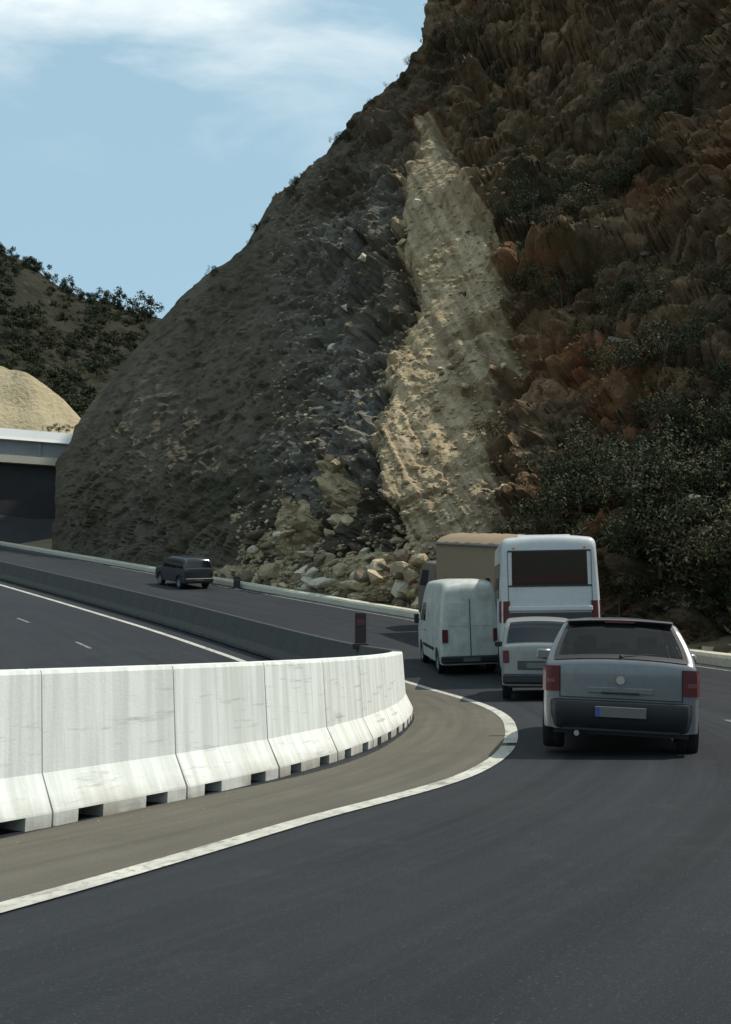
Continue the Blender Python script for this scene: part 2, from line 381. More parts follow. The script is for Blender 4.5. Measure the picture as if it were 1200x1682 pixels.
# ------------------------------------------------------------------ ground
def axis(lo, hi, fine0, fine1, step):
    a = list(np.arange(fine0, fine1 + .01, step)); v = fine1; st = step
    while v < hi: st *= 1.35; v += st; a.append(v)
    v = fine0; st = step
    while v > lo: st *= 1.35; v -= st; a.insert(0, v)
    return np.array(a)
gx = axis(-1800, 1800, -60, 40, 1.0); gy = axis(-600, 2500, -12, 110, 1.0)
GX, GY = np.meshgrid(gx, gy)
ids = np.arange(-300, 1901, 4); SA = np.array([S[i] for i in ids]); HA = np.array([rad(heading(i / 10)) for i in ids]); BA = np.array([bank(i / 10) for i in ids])
P = np.stack([GX.ravel(), GY.ravel()], 1); near = np.zeros(len(P), int)
for k in range(0, len(P), 4000):
    q = P[k:k + 4000]; near[k:k + 4000] = ((q[:, None, 0] - SA[None, :, 0]) ** 2 + (q[:, None, 1] - SA[None, :, 1]) ** 2).argmin(1)
dd = (P[:, 0] - SA[near, 0]) * np.cos(HA[near]) - (P[:, 1] - SA[near, 1]) * np.sin(HA[near])
dc = np.clip(dd, -11, 11.4)
gz = SA[near, 2] + BA[near] * dc - .12 + np.clip(dd - 12.0, 0, 12) * .22 + np.clip(-dd - 11, -0, 20) * -.03
V = [(a, b, c) for (a, b), c in zip(P, gz)]; w = len(gx)
me = meshdata('ground', V, [(i * w + j, i * w + j + 1, (i + 1) * w + j + 1, (i + 1) * w + j) for i in range(len(gy) - 1) for j in range(w - 1)], 'dry_earth', smooth_=True)
tag(link(bpy.data.objects.new('ground', me)), kind='structure')

# ------------------------------------------------------------------ road
tag(strip('road', -22, 188, -10.5, 11.05, 0, 'asphalt', 12), kind='structure')
LD = lambda s_: .26 * (1 - smooth(-2.5, 2.5, s_)) + .22 * smooth(1, 4, s_) - .12 * smooth(4, 9, s_) - .38 * smooth(9, 19, s_)
tag(strip('shoulder', -20, 186, .25, 1.70, .004, 'dusty_shoulder', 4, dfun=lambda s_: LD(s_) if s_ > -50 else 0), kind='structure')
for a, b in ((-18, 6.05), (6.38, 150)):  # break between the pieces imitates the hatchback's cast shadow
    tag(strip('edge_line', a, b, 1.64, 1.81, .008, 'road_paint', 2, .3, dfun=LD), kind='structure')
tag(strip('edge_line', 3, 186, -1.35, -1.12, .006, 'road_paint'), kind='structure')
tag(strip('edge_line', -15, 150, 10.35, 10.5, .006, 'worn_paint'), kind='structure')
for a in (8.2,):
    tag(strip('lane_dash', a, a + (1.0 if a < 9 else 3), 5.0, 5.12, .006, 'worn_paint'), kind='structure')
for a in (26, 34, 42, 50, 58):
    tag(strip('lane_dash', a, a + 1.8, -5.0, -4.87, .006, 'worn_paint'), kind='structure')
# low kerb along the outer edge
prof = [(11.02, -.15), (11.04, .24), (11.10, .33), (11.55, .33), (11.61, .22), (11.65, -.15)]
V = []; n = 0
ss = np.arange(-20, 186, .8)
for s_ in ss:
    for d, u in prof: V.append(R(float(s_), d, u + .015 * noise.noise((s_ * .7, d, 0))))
m_ = len(prof)
mb = MB().add(V, [(i * m_ + j, i * m_ + j + 1, (i + 1) * m_ + j + 1, (i + 1) * m_ + j) for i in range(len(ss) - 1) for j in range(m_ - 1)])
tag(mb.build('kerb', 'kerb_concrete'), kind='structure')

# ------------------------------------------------------------------ the cliff
sil = [(860, 84), (850, 88), (760, 90), (720, 116), (700, 122), (650, 158), (600, 200), (560, 232), (522, 266), (500, 285), (470, 315), (450, 334), (430, 368), (400, 402), (360, 426), (320, 450), (300, 478), (270, 508), (250, 530), (210, 563), (170, 600), (140, 632), (112, 655), (85, 672), (70, 688), (30, 693), (0, 697), (-60, 712), (-200, 800), (-650, 1000)]
silx = np.array([b for a, b in sil][::-1], float); sily = np.array([a for a, b in sil][::-1], float)
L_of = lambda py: np.interp(py, sily, silx)
fs = []
for s_ in np.arange(128, 7, -1.0):
    q = R(float(s_), 12.6 if s_ > 20 else 13.2, -.1); a, b = px_of(*q); fs.append((a, b, q.y))
fs.sort(); fx = np.array([f[0] for f in fs]); fyy = np.array([f[1] for f in fs]); fY = np.array([f[2] for f in fs])
XR = 1560.0
ctrl = [(88, 850, 0)] if 0 else []
for px in (90, 180, 270, 360, 450, 540, 630, 720, 810, 900, 1000, 1100, 1200, 1350, 1500):
    ctrl.append((px, float(np.interp(px, fx, fyy)), float(np.interp(px, fx, fY))))
YL = ctrl[0][2]
ctrl += [(95, 740, YL + 1), (140, 680, YL + 2), (200, 600, YL + 3), (266, 522, YL + 4), (334, 450, YL + 3), (402, 400, YL + 2), (450, 320, YL + 1), (563, 210, YL - 1), (655, 112, YL - 2), (697, 0, YL - 2), (760, -200, YL + 4), (1000, -650, YL + 18),
         (250, 750, 79), (330, 620, 83), (400, 750, 70), (410, 560, 79), (500, 820, 60), (520, 600, 70), (540, 400, 80), (600, 800, 53), (610, 620, 61), (630, 420, 70), (660, 250, 79),
         (700, 850, 51), (720, 650, 57.5), (740, 450, 65), (740, 300, 72), (760, 120, 80), (800, 860, 47), (805, 650, 55), (830, 450, 61), (860, 250, 70), (900, 60, 78),
         (930, 800, 43), (960, 600, 49), (1000, 400, 56), (1050, 200, 63), (1080, 0, 71), (1080, 850, 37), (1100, 700, 41), (1200, 900, 34), (1200, 650, 40), (1200, 400, 47), (1200, 150, 54), (1200, -100, 62),
         (1400, 900, 28), (1400, 600, 33), (1400, 200, 42), (1500, -300, 60), (1560, -650, 80), (1300, -650, 86)]
C = np.array(ctrl); cp = C[:, :2] / 400.0
def phi(r): return np.where(r > 0, r * r * np.log(np.maximum(r, 1e-9)), 0)
K = phi(np.linalg.norm(cp[:, None] - cp[None], axis=2)) + np.eye(len(C)) * .02
Pm = np.hstack([np.ones((len(C), 1)), cp]); A = np.vstack([np.hstack([K, Pm]), np.hstack([Pm.T, np.zeros((3, 3))])])
sol = np.linalg.solve(A, np.concatenate([C[:, 2], np.zeros(3)]))
def Yf(px, py):
    q = np.stack([px, py], -1) / 400.0; r = np.linalg.norm(q[..., None, :] - cp, axis=-1)
    return phi(r) @ sol[:len(C)] + sol[len(C)] + q @ sol[len(C) + 1:]
NU, NV = 460, 470
U = np.linspace(0, 1, NU); T_ = np.linspace(0, 1, NV)
pf = 86 + (XR - 86) * U; yf = np.interp(pf, fx, fyy) + 6
PY = yf[None, :] + (-650 - yf[None, :]) * (T_[:, None] ** 1.05)
Lx = L_of(PY); PX = Lx + (XR - Lx) * U[None, :]
PX[0] = pf
YY = np.zeros_like(PX)
for k in range(NV): YY[k] = Yf(PX[k], PY[k])
YY += 0.0
v_ = (841 - PY) / F; yd = math.cos(PITCH) - v_ * math.sin(PITCH); zd = math.sin(PITCH) + v_ * math.cos(PITCH)
X = (PX - 600) / F / yd * YY; Z = EYE + zd / yd * YY
G = np.stack([X, YY, Z], -1)
du = np.gradient(G, axis=1); dv = np.gradient(G, axis=0); NRM = np.cross(du, dv); NRM /= np.maximum(np.linalg.norm(NRM, axis=2, keepdims=True), 1e-9)
def poly_sd(px, py, poly):
    inside = np.zeros(px.shape, bool); dmin = np.full(px.shape, 1e9)
    for (x1, y1), (x2, y2) in zip(poly, poly[1:] + poly[:1]):
        c = ((y1 > py) != (y2 > py)) & (px < (x2 - x1) * (py - y1) / ((y2 - y1) or 1e-9) + x1); inside ^= c
        t = np.clip(((px - x1) * (x2 - x1) + (py - y1) * (y2 - y1)) / ((x2 - x1) ** 2 + (y2 - y1) ** 2), 0, 1)
        dmin = np.minimum(dmin, np.hypot(px - x1 - t * (x2 - x1), py - y1 - t * (y2 - y1)))
    return np.where(inside, dmin, -dmin)
# bedding planes, gullies and broken rock
D = np.zeros((NV, NU)); ZN = np.zeros((NV, NU)); ZP = np.zeros((NV, NU))
tanpoly = [(697, 178), (728, 225), (757, 275), (792, 330), (812, 400), (818, 480), (812, 560), (800, 640), (800, 720), (795, 800), (802, 860), (795, 930), (700, 985), (560, 985), (360, 952), (345, 930), (420, 925), (500, 915), (560, 900), (640, 890), (625, 820), (598, 750), (600, 700), (618, 650), (645, 580), (662, 500), (662, 440), (644, 380), (640, 330), (660, 255)]
TS = poly_sd(PX, PY, tanpoly)
for i in range(NV):
    for j in range(NU):
        a, b, c = G[i, j]
        p = Vector((a, b, c))
        n1 = noise.fractal(p * .07, 1.0, 2.1, 3); 
        n2 = noise.ridged_multi_fractal(p * .16 + Vector((3, 9, 1)), 1.0, 2.1, 4, 1.0, 2.0)
        q = Vector((a * .10 + c * .10, b * .10, (c - .45 * a + .12 * b) * .42))        # tilted beds
        n3 = noise.ridged_multi_fractal(q, .9, 2.2, 4, 1.0, 2.0)
        n4 = noise.fractal(p * 1.1, .8, 2.2, 3)
        ZN[i, j] = n1; ZP[i, j] = noise.fractal(p * .33, .8, 2.2, 4)
        wv = Vector((noise.noise(p * .35), noise.noise(p * .35 + Vector((7, 3, 1))), noise.noise(p * .35 + Vector((2, 8, 5))))) * .5
        qb = Vector((a * .55 + c * .2, b * .55, (c - .45 * a) * 1.0)) * .55 + wv
        dv_, pv_ = noise.voronoi(qb); blk = noise.cell(pv_[0] * 13.7); crk = min(1, (dv_[1] - dv_[0]) * 5)
        dv2, pv2 = noise.voronoi(qb * 2.9 + Vector((4, 4, 4))); blk2 = noise.cell(pv2[0] * 11.3); crk2 = min(1, (dv2[1] - dv2[0]) * 4)
        soft = 1.0 if TS[i, j] < 0 else max(.22, 1 - TS[i, j] / 24)
        lf = 1 - smooth(400, 620, PX[i, j])              # the long left flank is a smoother, evenly cut slope
        D[i, j] = 1.5 * n1 * (1 - .5 * lf) + soft * ((1.05 * (n2 - 1.2)) * (1 - .93 * lf) + .60 * (n3 - 1.2) * (1 - .80 * lf) + .30 * n4 * (1 - .25 * lf) + (.95 * (blk - .5) - .45 * (1 - crk)) * (1 - .93 * lf) + (.55 * (blk2 - .5) - .2 * (1 - crk2)) * (1 - .62 * lf))
def bumpat(px, py, r, h, rx=1.0, rot=0):
    a = PX - px; b = PY - py; c, s_ = math.cos(rot), math.sin(rot); u = (a * c + b * s_) / rx; w_ = -a * s_ + b * c
    return h * np.exp(-(u * u + w_ * w_) / (2 * r * r))
# overhanging ledges and hollows on the right-hand face
for k_ in range(8):
    px_, py_ = random.uniform(760, 1250), random.uniform(-40, 620); D += bumpat(px_, py_, random.uniform(5, 9), random.choice((-1, 1)) * random.uniform(.8, 1.7), random.uniform(6, 12), random.uniform(-.55, -.2))
for px, py, r, h, rx, rot in ((830, 335, 11, -3.2, 5, -.30), (800, 300, 12, 2.2, 5, -.30), (880, 545, 10, -2.5, 5, -.5), (930, 430, 12, -2.6, 6, -.35), (920, 400, 12, 1.8, 6, -.35), (1060, 170, 14, -2.5, 6, -.4), (850, 90, 14, -2.6, 4, .1), (1100, 560, 14, -2.2, 4, .3), (960, 720, 16, -2.6, 4, -.6), (1150, 420, 16, -2.2, 4, .5), (790, 130, 12, -2, 3, .3), (1120, 760, 40, -2.5, 1.5, 0)):
    D += bumpat(px, py, r, h, rx, rot)
edge = np.clip(U[None, :] / .03, 0, 1); un, vn = PX / 1200, PY / 1200
for i in range(NV):
    for j in range(NU):
        if PX[i, j] < 600 and TS[i, j] < 0: D[i, j] += (1 - smooth(470, 600, PX[i, j])) * .75 * noise.fractal(Vector(((un[i, j] * .80 + vn[i, j] * .60) * 24, (un[i, j] * .60 - vn[i, j] * .80) * 4 + 9, 3)), .9, 2.1, 4)
        if TS[i, j] > 0: D[i, j] += min(1, TS[i, j] / 15) * .24 * noise.fractal(Vector(((un[i, j] * .87 - vn[i, j] * .5) * 60, (un[i, j] * .5 + vn[i, j] * .87) * 6, 0)), .8, 2.1, 3)
D *= .25 + .75 * edge
D *= np.clip(T_[:, None] / .03, .15, 1)
sgn = 1 if (NRM[NV // 2, NU // 2] @ np.array([0, -1, 0])) > 0 else -1
G2 = G + NRM * sgn * D[..., None]
# the ridge wraps away behind its skyline, and the right side and top turn back too
cols = []
for k in range(1, 9):
    t = k * k * .9; c = G2[:, 0].copy(); c[:, 0] += t * .32; c[:, 1] += t; c[:, 2] -= t * .30 * np.clip((c[:, 2] + 5) / 30, 0, 1.2)
    c[:, 2] = np.maximum(c[:, 2], -3); cols.append(c)
right = []
for k in range(1, 9):
    t = k * k * .5; c = G2[:, -1].copy(); c[:, 0] += t * 1.0; c[:, 1] -= t * .5; f_ = 1 - smooth(0, 32, t); c[:, 2] = -1 + (c[:, 2] + 1) * f_; right.append(c)
FULL = np.concatenate([np.stack(cols[::-1], 1), G2, np.stack(right, 1)], 1)
tops = []
for k in range(1, 6):
    t = k * k * 3.0; c = FULL[-1].copy(); c[:, 1] += t; c[:, 2] = c[:, 2] * (1 - .02 * k) ; tops.append(c)
FULL = np.concatenate([FULL, np.stack(tops, 0)], 0)
def padu(a): 
    a = np.concatenate([np.repeat(a[:, :1], 8, 1), a, np.repeat(a[:, -1:], 8, 1)], 1); return np.concatenate([a, np.repeat(a[-1:], 5, 0)], 0)
nz = ZN
sig = lambda v: 1 / (1 + np.exp(-np.clip(v, -30, 30)))
tanm = sig((TS + 12 * nz + 9 * ZP) / 6.0)
pm = np.zeros_like(PX)
for px, py, r, h, rx, rot in ((500, 850, 42, 1.0, 2.0, -.1), (545, 800, 40, .8, 1.2, 0), (440, 880, 28, .8, 1.8, 0), (610, 860, 30, .8, 1, 0), (830, 800, 26, .6, 1, 0)):
    pm = np.maximum(pm, bumpat(px, py, r, h, rx, rot))
tanm = np.maximum(tanm, sig((ZP + pm * 1.1 - .75) * 12) * np.clip(pm * 4 - .4, 0, 1))
brown = sig((PX - (690 + 60 * nz)) / 30.0) * 1.0
brown = np.maximum(brown, .75 * sig((150 - PY + 40 * nz) / 25) )
veg = np.zeros_like(PX)
for px, py, r, h, rx, rot in ((900, 330, 40, .9, 3, -.35), (1110, 520, 30, .45, 3, -.3), (1000, 120, 60, .6, 2.5, -.3), (1100, 760, 110, 1.0, 1.6, -.2), (1180, 950, 70, .8, 1.5, 0), (760, 80, 50, .6, 1.5, 0), (1060, 260, 40, .9, 1, 0), (960, 670, 32, .8, 1, 0), (1150, 480, 40, .5, 1.6, -.5), (330, 800, 50, .45, 2, 0), (930, 440, 22, 1.0, 5, -.3), (1000, 500, 24, .8, 4, -.4), (820, 340, 18, .9, 4, -.3)):
    veg = np.maximum(veg, bumpat(px, py, r, h, rx, rot))
veg = np.clip(veg * (1 + 1.3 * nz), 0, 1)
rust = np.zeros_like(PX)
for px, py, r, h, rx, rot in ((980, 580, 38, 1.1, 2.6, .1), (1010, 650, 28, .8, 2, .2), (860, 430, 34, .6, 2, .3), (900, 560, 30, .6, 2, .4), (1040, 300, 30, .5, 2, .2), (1150, 230, 30, .5, 2, 0), (1080, 580, 18, .8, 2, .1), (880, 800, 35, .4, 2, .5), (1020, 880, 25, .7, 1, 0), (690, 190, 14, .5, 1, 0)):
    rust = np.maximum(rust, bumpat(px, py, r, h, rx, rot))
stony = np.zeros_like(PX)
for px, py, r, h, rx, rot in ((570, 620, 55, .9, 2.6, 1.25), (560, 440, 45, .7, 1.6, 1.2), (500, 780, 40, .5, 1.5, .8), (620, 330, 30, .5, 1.5, 1.2)):
    stony = np.maximum(stony, bumpat(px, py, r, h, rx, rot))
stony = np.clip(stony * (1 + .9 * nz), 0, 1)
h_, w_ = FULL.shape[:2]
fcs = np.arange(h_ * w_).reshape(h_, w_)
q = np.stack([fcs[:-1, :-1], fcs[:-1, 1:], fcs[1:, 1:], fcs[1:, :-1]], -1).reshape(-1, 4)
if sgn < 0: q = q[:, ::-1]
me = bpy.data.meshes.new('rock_cliff'); me.from_pydata(FULL.reshape(-1, 3).tolist(), [], q.tolist()); me.materials.append(MATS['cliff_rock'])
ca = me.color_attributes.new('zone', 'FLOAT_COLOR', 'POINT'); z4 = np.stack([padu(tanm), padu(brown), padu(veg), np.ones((h_, w_))], -1); ca.data.foreach_set('color', z4.ravel())
cb = me.color_attributes.new('rust', 'FLOAT_COLOR', 'POINT'); r1 = padu(rust); r2 = padu(stony); cb.data.foreach_set('color', np.stack([r1, r2, r1, np.ones_like(r1)], -1).ravel())
uvl = me.uv_layers.new(name='UVMap'); li = np.zeros(len(me.loops), int); me.loops.foreach_get('vertex_index', li)
UVv = np.stack([padu(PX / 1200), padu(PY / 1200)], -1).reshape(-1, 2); uvl.data.foreach_set('uv', UVv[li].ravel())
me.polygons.foreach_set('use_smooth', [False] * len(me.polygons))
tag(link(bpy.data.objects.new('rock_cliff', me)), kind='structure')
NG = np.cross(np.gradient(G2, axis=1), np.gradient(G2, axis=0)) * sgn; NG /= np.maximum(np.linalg.norm(NG, axis=2, keepdims=True), 1e-9)
def on_cliff(px, py):
    d = (PX - px) ** 2 + (PY - py) ** 2; i, j = np.unravel_index(d.argmin(), d.shape)
    return Vector(G2[i, j]), Vector(NG[i, j])

# ------------------------------------------------------------------ far hill, sandy bank, overpass
crest = [(-900, 150), (-500, 240), (-250, 320), (0, 412), (60, 440), (100, 474), (140, 490), (180, 496), (215, 512), (265, 524), (330, 545), (450, 575), (700, 640)]
hx = np.linspace(-900, 700, 170); hy = np.interp(hx, [c[0] for c in crest], [c[1] for c in crest])
rows = []
for t in np.linspace(0, 1, 70):
    r_ = []
    for a, b in zip(hx, hy):
        py = b + (905 - b) * t; Yd = 300 - 195 * t ** .8; p = at(a, py, Yd)
        k = smooth(0, .08, t)
        p += Vector((0, -.5, .8)) * (k * (7 * noise.fractal(p * .018, 1, 2.1, 4) + 2.2 * noise.fractal(p * .09, 1, 2.1, 3))) + Vector((0, 0, 1.2 * (1 - k) * noise.noise(p * .08)))
        r_.append(p)
    rows.append(r_)
back = [[p + Vector((0, t * 20, -t * t * 1.0)) for p in rows[0]] for t in range(12, 0, -2)]
mb = MB().grid(back + rows); tag(mb.build('hill', 'hill_scrub', smooth_=True), kind='structure')
rows = []
tp = [(-420, 545), (-200, 560), (0, 598), (50, 618), (100, 652), (135, 692), (190, 735)]
bx = np.linspace(-420, 190, 60); by = np.interp(bx, [c[0] for c in tp], [c[1] for c in tp])
for t in (-.6, -.3, -.12, 0, .1, .2, .3, .4, .5, .6, .7, .8, .9, 1.0, 1.15):
    r_ = []
    for a, b in zip(bx, by):
        if t < 0: p = at(a, b, 121) + Vector((0, -t * 50, t * 10))
        else: p = at(a, b + (745 - b) * t, 121 - 9 * t)
        r_.append(p + Vector((0, -1, .4)) * (.8 * noise.fractal(p * .25, 1, 2.1, 4)))
    rows.append(r_)
tag(MB().grid(rows).build('sandy_bank', 'sand_bank', smooth_=True), kind='structure')
# overpass carrying the upper road, seen beyond the spur
c0 = at(0, 711, 104); ang = rad(24)
ov = empty('overpass', (c0.x, c0.y, c0.z), 'white parapet overpass with grey girder crossing at the left edge under the sandy bank', 'bridge', rz=ang)
MB().add([(a, b, c) for a in (-45, 24) for b, c in ((0, -.62), (.10, -.3), (.28, .62), (.55, .62), (.62, -.62))],
         [(0, 5, 6, 1), (1, 6, 7, 2), (2, 7, 8, 3), (3, 8, 9, 4), (4, 9, 5, 0), (0, 1, 2, 3, 4), (9, 8, 7, 6, 5)]).build('parapet', 'white_paint_concrete', ov)
g = MB(); g.box(-45, 24, .5, 1.1, -2.3, -.63)
for k in range(-44, 24, 6): g.box(k, k + .3, .32, .5, -2.2, -.63)
g.build('girder', 'grey_girder', ov)
MB().box(-45, 24, .15, 1.2, -3.15, -2.32).build('ledge', 'cream_ledge', ov)
MB().box(-45, 24, 1.11, 9, -.9, -.5).build('deck', 'asphalt', ov)
MB().box(-45, 24, .9, 1.9, -26, -3.16).build('abutment_wall', 'far_wall', ov)
mb = MB()
bk = []
for i in range(24):
    a = -45 + 75 * i / 23; r_ = []
    for t in np.linspace(0, 1, 10):
        p = Vector((a, .7 - t * 14, -9.0 - 11 * t)); p += Vector((0, -.3, .5)) * 1.6 * noise.fractal(p * .15 + Vector((5, 5, 5)), 1, 2, 4); r_.append(p)
    bk.append(r_)
M = Matrix.Translation(c0) @ Matrix.Rotation(ang, 4, 'Z')
tag(mb.grid([[M @ p for p in r] for r in bk]).build('embankment', 'far_wall', smooth_=True), kind='structure')

# ------------------------------------------------------------------ concrete barrier segments
def barrier_mesh(slotted=True):
    Ln = 1.357; slots = (-.34, .34) if slotted else (); hw = .12
    ys = sorted({-Ln / 2, -Ln / 2 + .02, Ln / 2 - .02, Ln / 2, 0} | {round(c + k, 4) for c in slots for k in (-hw, -hw + .001, hw - .001, hw)})
    half = [(.30, 0), (.30, .10), (.295, .115), (.175, .34), (.165, .36), (.10, 1.05), (.085, 1.08)]
    V = []; Fs = []
    for y in ys:
        ins = any(abs(y - c) < hw - .0005 for c in slots); e = .004 if abs(y) > Ln / 2 - .01 else 0
        pr = []
        for x_, z_ in half:
            if ins and z_ < .105: z_ = .1001 if z_ > 0 else .10
            pr.append((x_ - e, z_ - (e if z_ > 1 else 0)))
        ring = pr + [(-(a - e), b - (e if b > 1 else 0)) for a, b in reversed(half)] + [(-.06, 0), (-.059, pr[0][1])]
        V += [(a, y, b) for a, b in ring]
    m = len(half) * 2 + 2
    for i in range(len(ys) - 1): Fs += [(i * m + j, (i + 1) * m + j, (i + 1) * m + (j + 1) % m, i * m + (j + 1) % m) for j in range(m)]
    Fs += [tuple(range(m)), tuple(range((len(ys) - 1) * m, len(ys) * m))[::-1]]
    return MB().add(V, Fs)
bo = barrier_mesh().build('barrier_segment', 'barrier_concrete'); clean_me = bo.data
q = barrier_mesh(False).build('barrier_segment', 'shade_painted_concrete'); shade_painted_me = q.data; bpy.data.objects.remove(q); bo.name = 'barrier_segment'
O1 = 'first second third fourth fifth sixth seventh eighth ninth tenth eleventh twelfth thirteenth fourteenth fifteenth sixteenth seventeenth eighteenth nineteenth'.split()
TN = 'twentieth thirtieth fortieth fiftieth sixtieth'.split(); T2 = 'twenty thirty forty fifty sixty'.split()
def ordinal(n): return O1[n - 1] if n < 20 else (TN[n // 10 - 2] if n % 10 == 0 else T2[n // 10 - 2] + '-' + O1[n % 10 - 1])
first = True
for k in range(-3, 58):
    s_ = .45 + .68 + 1.36 * k
    a = R(s_ - .67, 0); b = R(s_ + .67, 0); o = bo if first else bo.copy()
    if not first: COL.objects.link(o)
    first = False
    yv = (b - a).normalized(); xv = yv.cross(Vector((0, 0, 1))).normalized()
    xv = (Matrix.Rotation(math.atan(bank(s_)), 3, yv) @ xv); zv = xv.cross(yv)
    o.matrix_world = Matrix(((xv.x, yv.x, zv.x, (a.x + b.x) / 2), (xv.y, yv.y, zv.y, (a.y + b.y) / 2), (xv.z, yv.z, zv.z, (a.z + b.z) / 2 + .003), (0, 0, 0, 1)))
    o.data = shade_painted_me if s_ > 11.5 else clean_me
    if k < -1: lb = 'white concrete barrier segment beyond the left edge, %s from the frame' % ordinal(-1 - k)
    elif s_ < 11.5: lb = 'white concrete barrier segment, %s from the left edge of the near run' % ordinal(k + 2)
    else: lb = 'barrier segment painted dark as shade, %s up the far run from the white tip' % ordinal(k - 7)
    tag(o, lb, 'barrier', 'concrete barrier segments along the median')

# marker posts
def post(pos, h, w, m, label, cap=True):
    e = empty('marker_post', pos, label, 'post', 'marker posts along the road')
    b = MB(); b.box(-w / 2, w / 2, -w / 4, w / 4, 0, h, .012); b.build('post_body', m, e)
    MB().box(-w * .36, w * .36, -w / 4 - .006, -w / 4 + .004, h * .62, h * .80).build('reflector', 'red_lens', e)
    MB().box(-w * .7, w * .7, -w * .5, w * .5, -.1, .05, .01).build('foot', 'post_black', e)
    return e
p = R(19.9, 0, 1.08); post(p, .86, .30, 'post_red', 'dark red marker box post fixed on top of the barrier just past its tip')
p = R(22.6, 1.5); post(p, .5, .40, 'post_black', 'short black marker block on the road between the barrier tip and the van')
p = R(52, 10.7); post(p, .7, .4, 'post_black', 'small dark post on the far road edge right of the dark car')

# ------------------------------------------------------------------ vehicles
def lerp_tab(tab, y):
    for (a, p), (b, q) in zip(tab, tab[1:]):
        if y <= b: return p + (q - p) * max(0, (y - a)) / (b - a) if b > a else q
    return tab[-1][1]
class Body:
    def __init__(s, L, Wh, belt, roof, wroof, top, sill, arches, ar, rr=.07, crown=.03, endr=.10, sillin=.06):
        s.__dict__.update(locals())
    def X(s, y, z):
        e = min(1, max(0, y / s.endr)); g = min(1, max(0, (s.L - y) / (s.endr * 3)))
        w = s.Wh * (1 - .085 * (1 - math.sqrt(max(0, 1 - (1 - e) ** 2))) - .14 * (1 - math.sqrt(max(0, 1 - (1 - g) ** 2))))
        if z > s.belt: w *= 1 - (1 - s.wroof) * ((z - s.belt) / (s.roof - s.belt)) ** 1.15
        elif z < s.belt * .55: w -= s.sillin * ((s.belt * .55 - z) / (s.belt * .55)) ** 2
        return w
    def zt(s, y): return lerp_tab(s.top, y)
    def zb(s, y):
        z = s.sill
        for c in s.arches:
            if abs(y - c) < s.ar: z = max(z, s.wz + math.sqrt(s.ar ** 2 - (y - c) ** 2))
        return min(z, s.zt(y) - .1)
    def build(s, name, m, parent, wz):
        s.wz = wz
        st = {0, .012, .03, .06, .1, .16, s.L, s.L - .03, s.L - .1, s.L - .2} | {a for a, _ in s.top if 0 <= a <= s.L} | set(np.linspace(0, s.L, 36))
        for c in s.arches: st |= {c + s.ar * math.cos(t) for t in np.linspace(0, math.pi, 17)} | {c - s.ar - .004, c + s.ar + .004}
        st = sorted(v for v in st if 0 <= v <= s.L); V = []; K = 0; prev = -1; ys = []
        for y in st:
            if y - prev > .002: ys.append(y); prev = y
        for y in ys:
            lo, hi = s.zb(y), s.zt(y); rr = min(s.rr, (hi - lo) * .4); H = [(0, lo), (s.X(y, lo) - .05, lo)]
            for k in range(11): z = lo + .01 + (hi - rr - lo - .01) * k / 10; H.append((s.X(y, z), z))
            for t in (.35, .65, .88, 1): z = hi - rr + rr * t; H.append((s.X(y, hi - rr) - rr * (1 - math.sqrt(1 - t * t)), z))
            xt = H[-1][0]
            for t in (.75, .5, .25, 0): H.append((xt * t, hi + s.crown * (1 - t * t)))
            K = len(H); V += [(a, y, b) for a, b in H] + [(-a, y, b) for a, b in H]
        Fs = []; n = len(ys)
        for i in range(n - 1):
            for sd in (0, K):
                for j in range(K - 1): Fs.append((i * 2 * K + sd + j, i * 2 * K + sd + j + 1, (i + 1) * 2 * K + sd + j + 1, (i + 1) * 2 * K + sd + j))
        for e in (0, (n - 1) * 2 * K):
            for j in range(K - 1): Fs.append((e + j, e + j + 1, e + K + j + 1, e + K + j))
        mb = MB().add(V, Fs); import bmesh
        me = meshdata(name, mb.V, mb.F, m); bm = bmesh.new(); bm.from_mesh(me); bmesh.ops.remove_doubles(bm, verts=bm.verts, dist=.0006); bmesh.ops.recalc_face_normals(bm, faces=bm.faces); bm.to_mesh(me); bm.free()
        me.polygons.foreach_set('use_smooth', [True] * len(me.polygons)); me.set_sharp_from_angle(angle=rad(35))
        return link(bpy.data.objects.new(name, me), parent)
    def toppatch(s, name, m, parent, y0, y1, f0=.95, f1=.92, off=.008, n=8):
        P = []
        for i in range(n + 1):
            y = y0 + (y1 - y0) * i / n; hi = s.zt(y); xt = (s.X(y, hi - s.rr) - s.rr) * (f0 + (f1 - f0) * i / n)
            dz = (s.zt(y + .02) - s.zt(y - .02)) / .04; nv = Vector((0, -dz, 1)).normalized()
            P.append([Vector((xt * a, y, hi + s.crown * (1 - a * a))) + nv * off for a in np.linspace(-1, 1, 11)])
        mb = MB().grid(P)
        return mb.build(name, m, parent, True)
    def sidepatch(s, name, m, parent, poly, side, off=.006, ny=8, nz=5):   # poly: (y_bot0, y_bot1, y_top0, y_top1, z0, z1)
        a0, a1, b0, b1, z0, z1 = poly; P = []
        for i in range(nz + 1):
            t = i / nz; z = z0 + (z1 - z0) * t; l = a0 + (b0 - a0) * t; r = a1 + (b1 - a1) * t
            P.append([Vector((side * (s.X(l + (r - l) * k / ny, z) + off), l + (r - l) * k / ny, z)) for k in range(ny + 1)])
        return MB().grid(P).build(name, m, parent, True)
    def rearpatch(s, name, m, parent, xf, z0, z1, off=.008, xf1=None, n=8):
        P = []
        for i in range(n + 1):
            z = z0 + (z1 - z0) * i / n; f = xf + ((xf1 or xf) - xf) * i / n
            P.append([Vector((s.X(0, z) * f * a, -off, z)) for a in np.linspace(-1, 1, 9)])
        return MB().grid(P).build(name, m, parent, True)
WH = {}
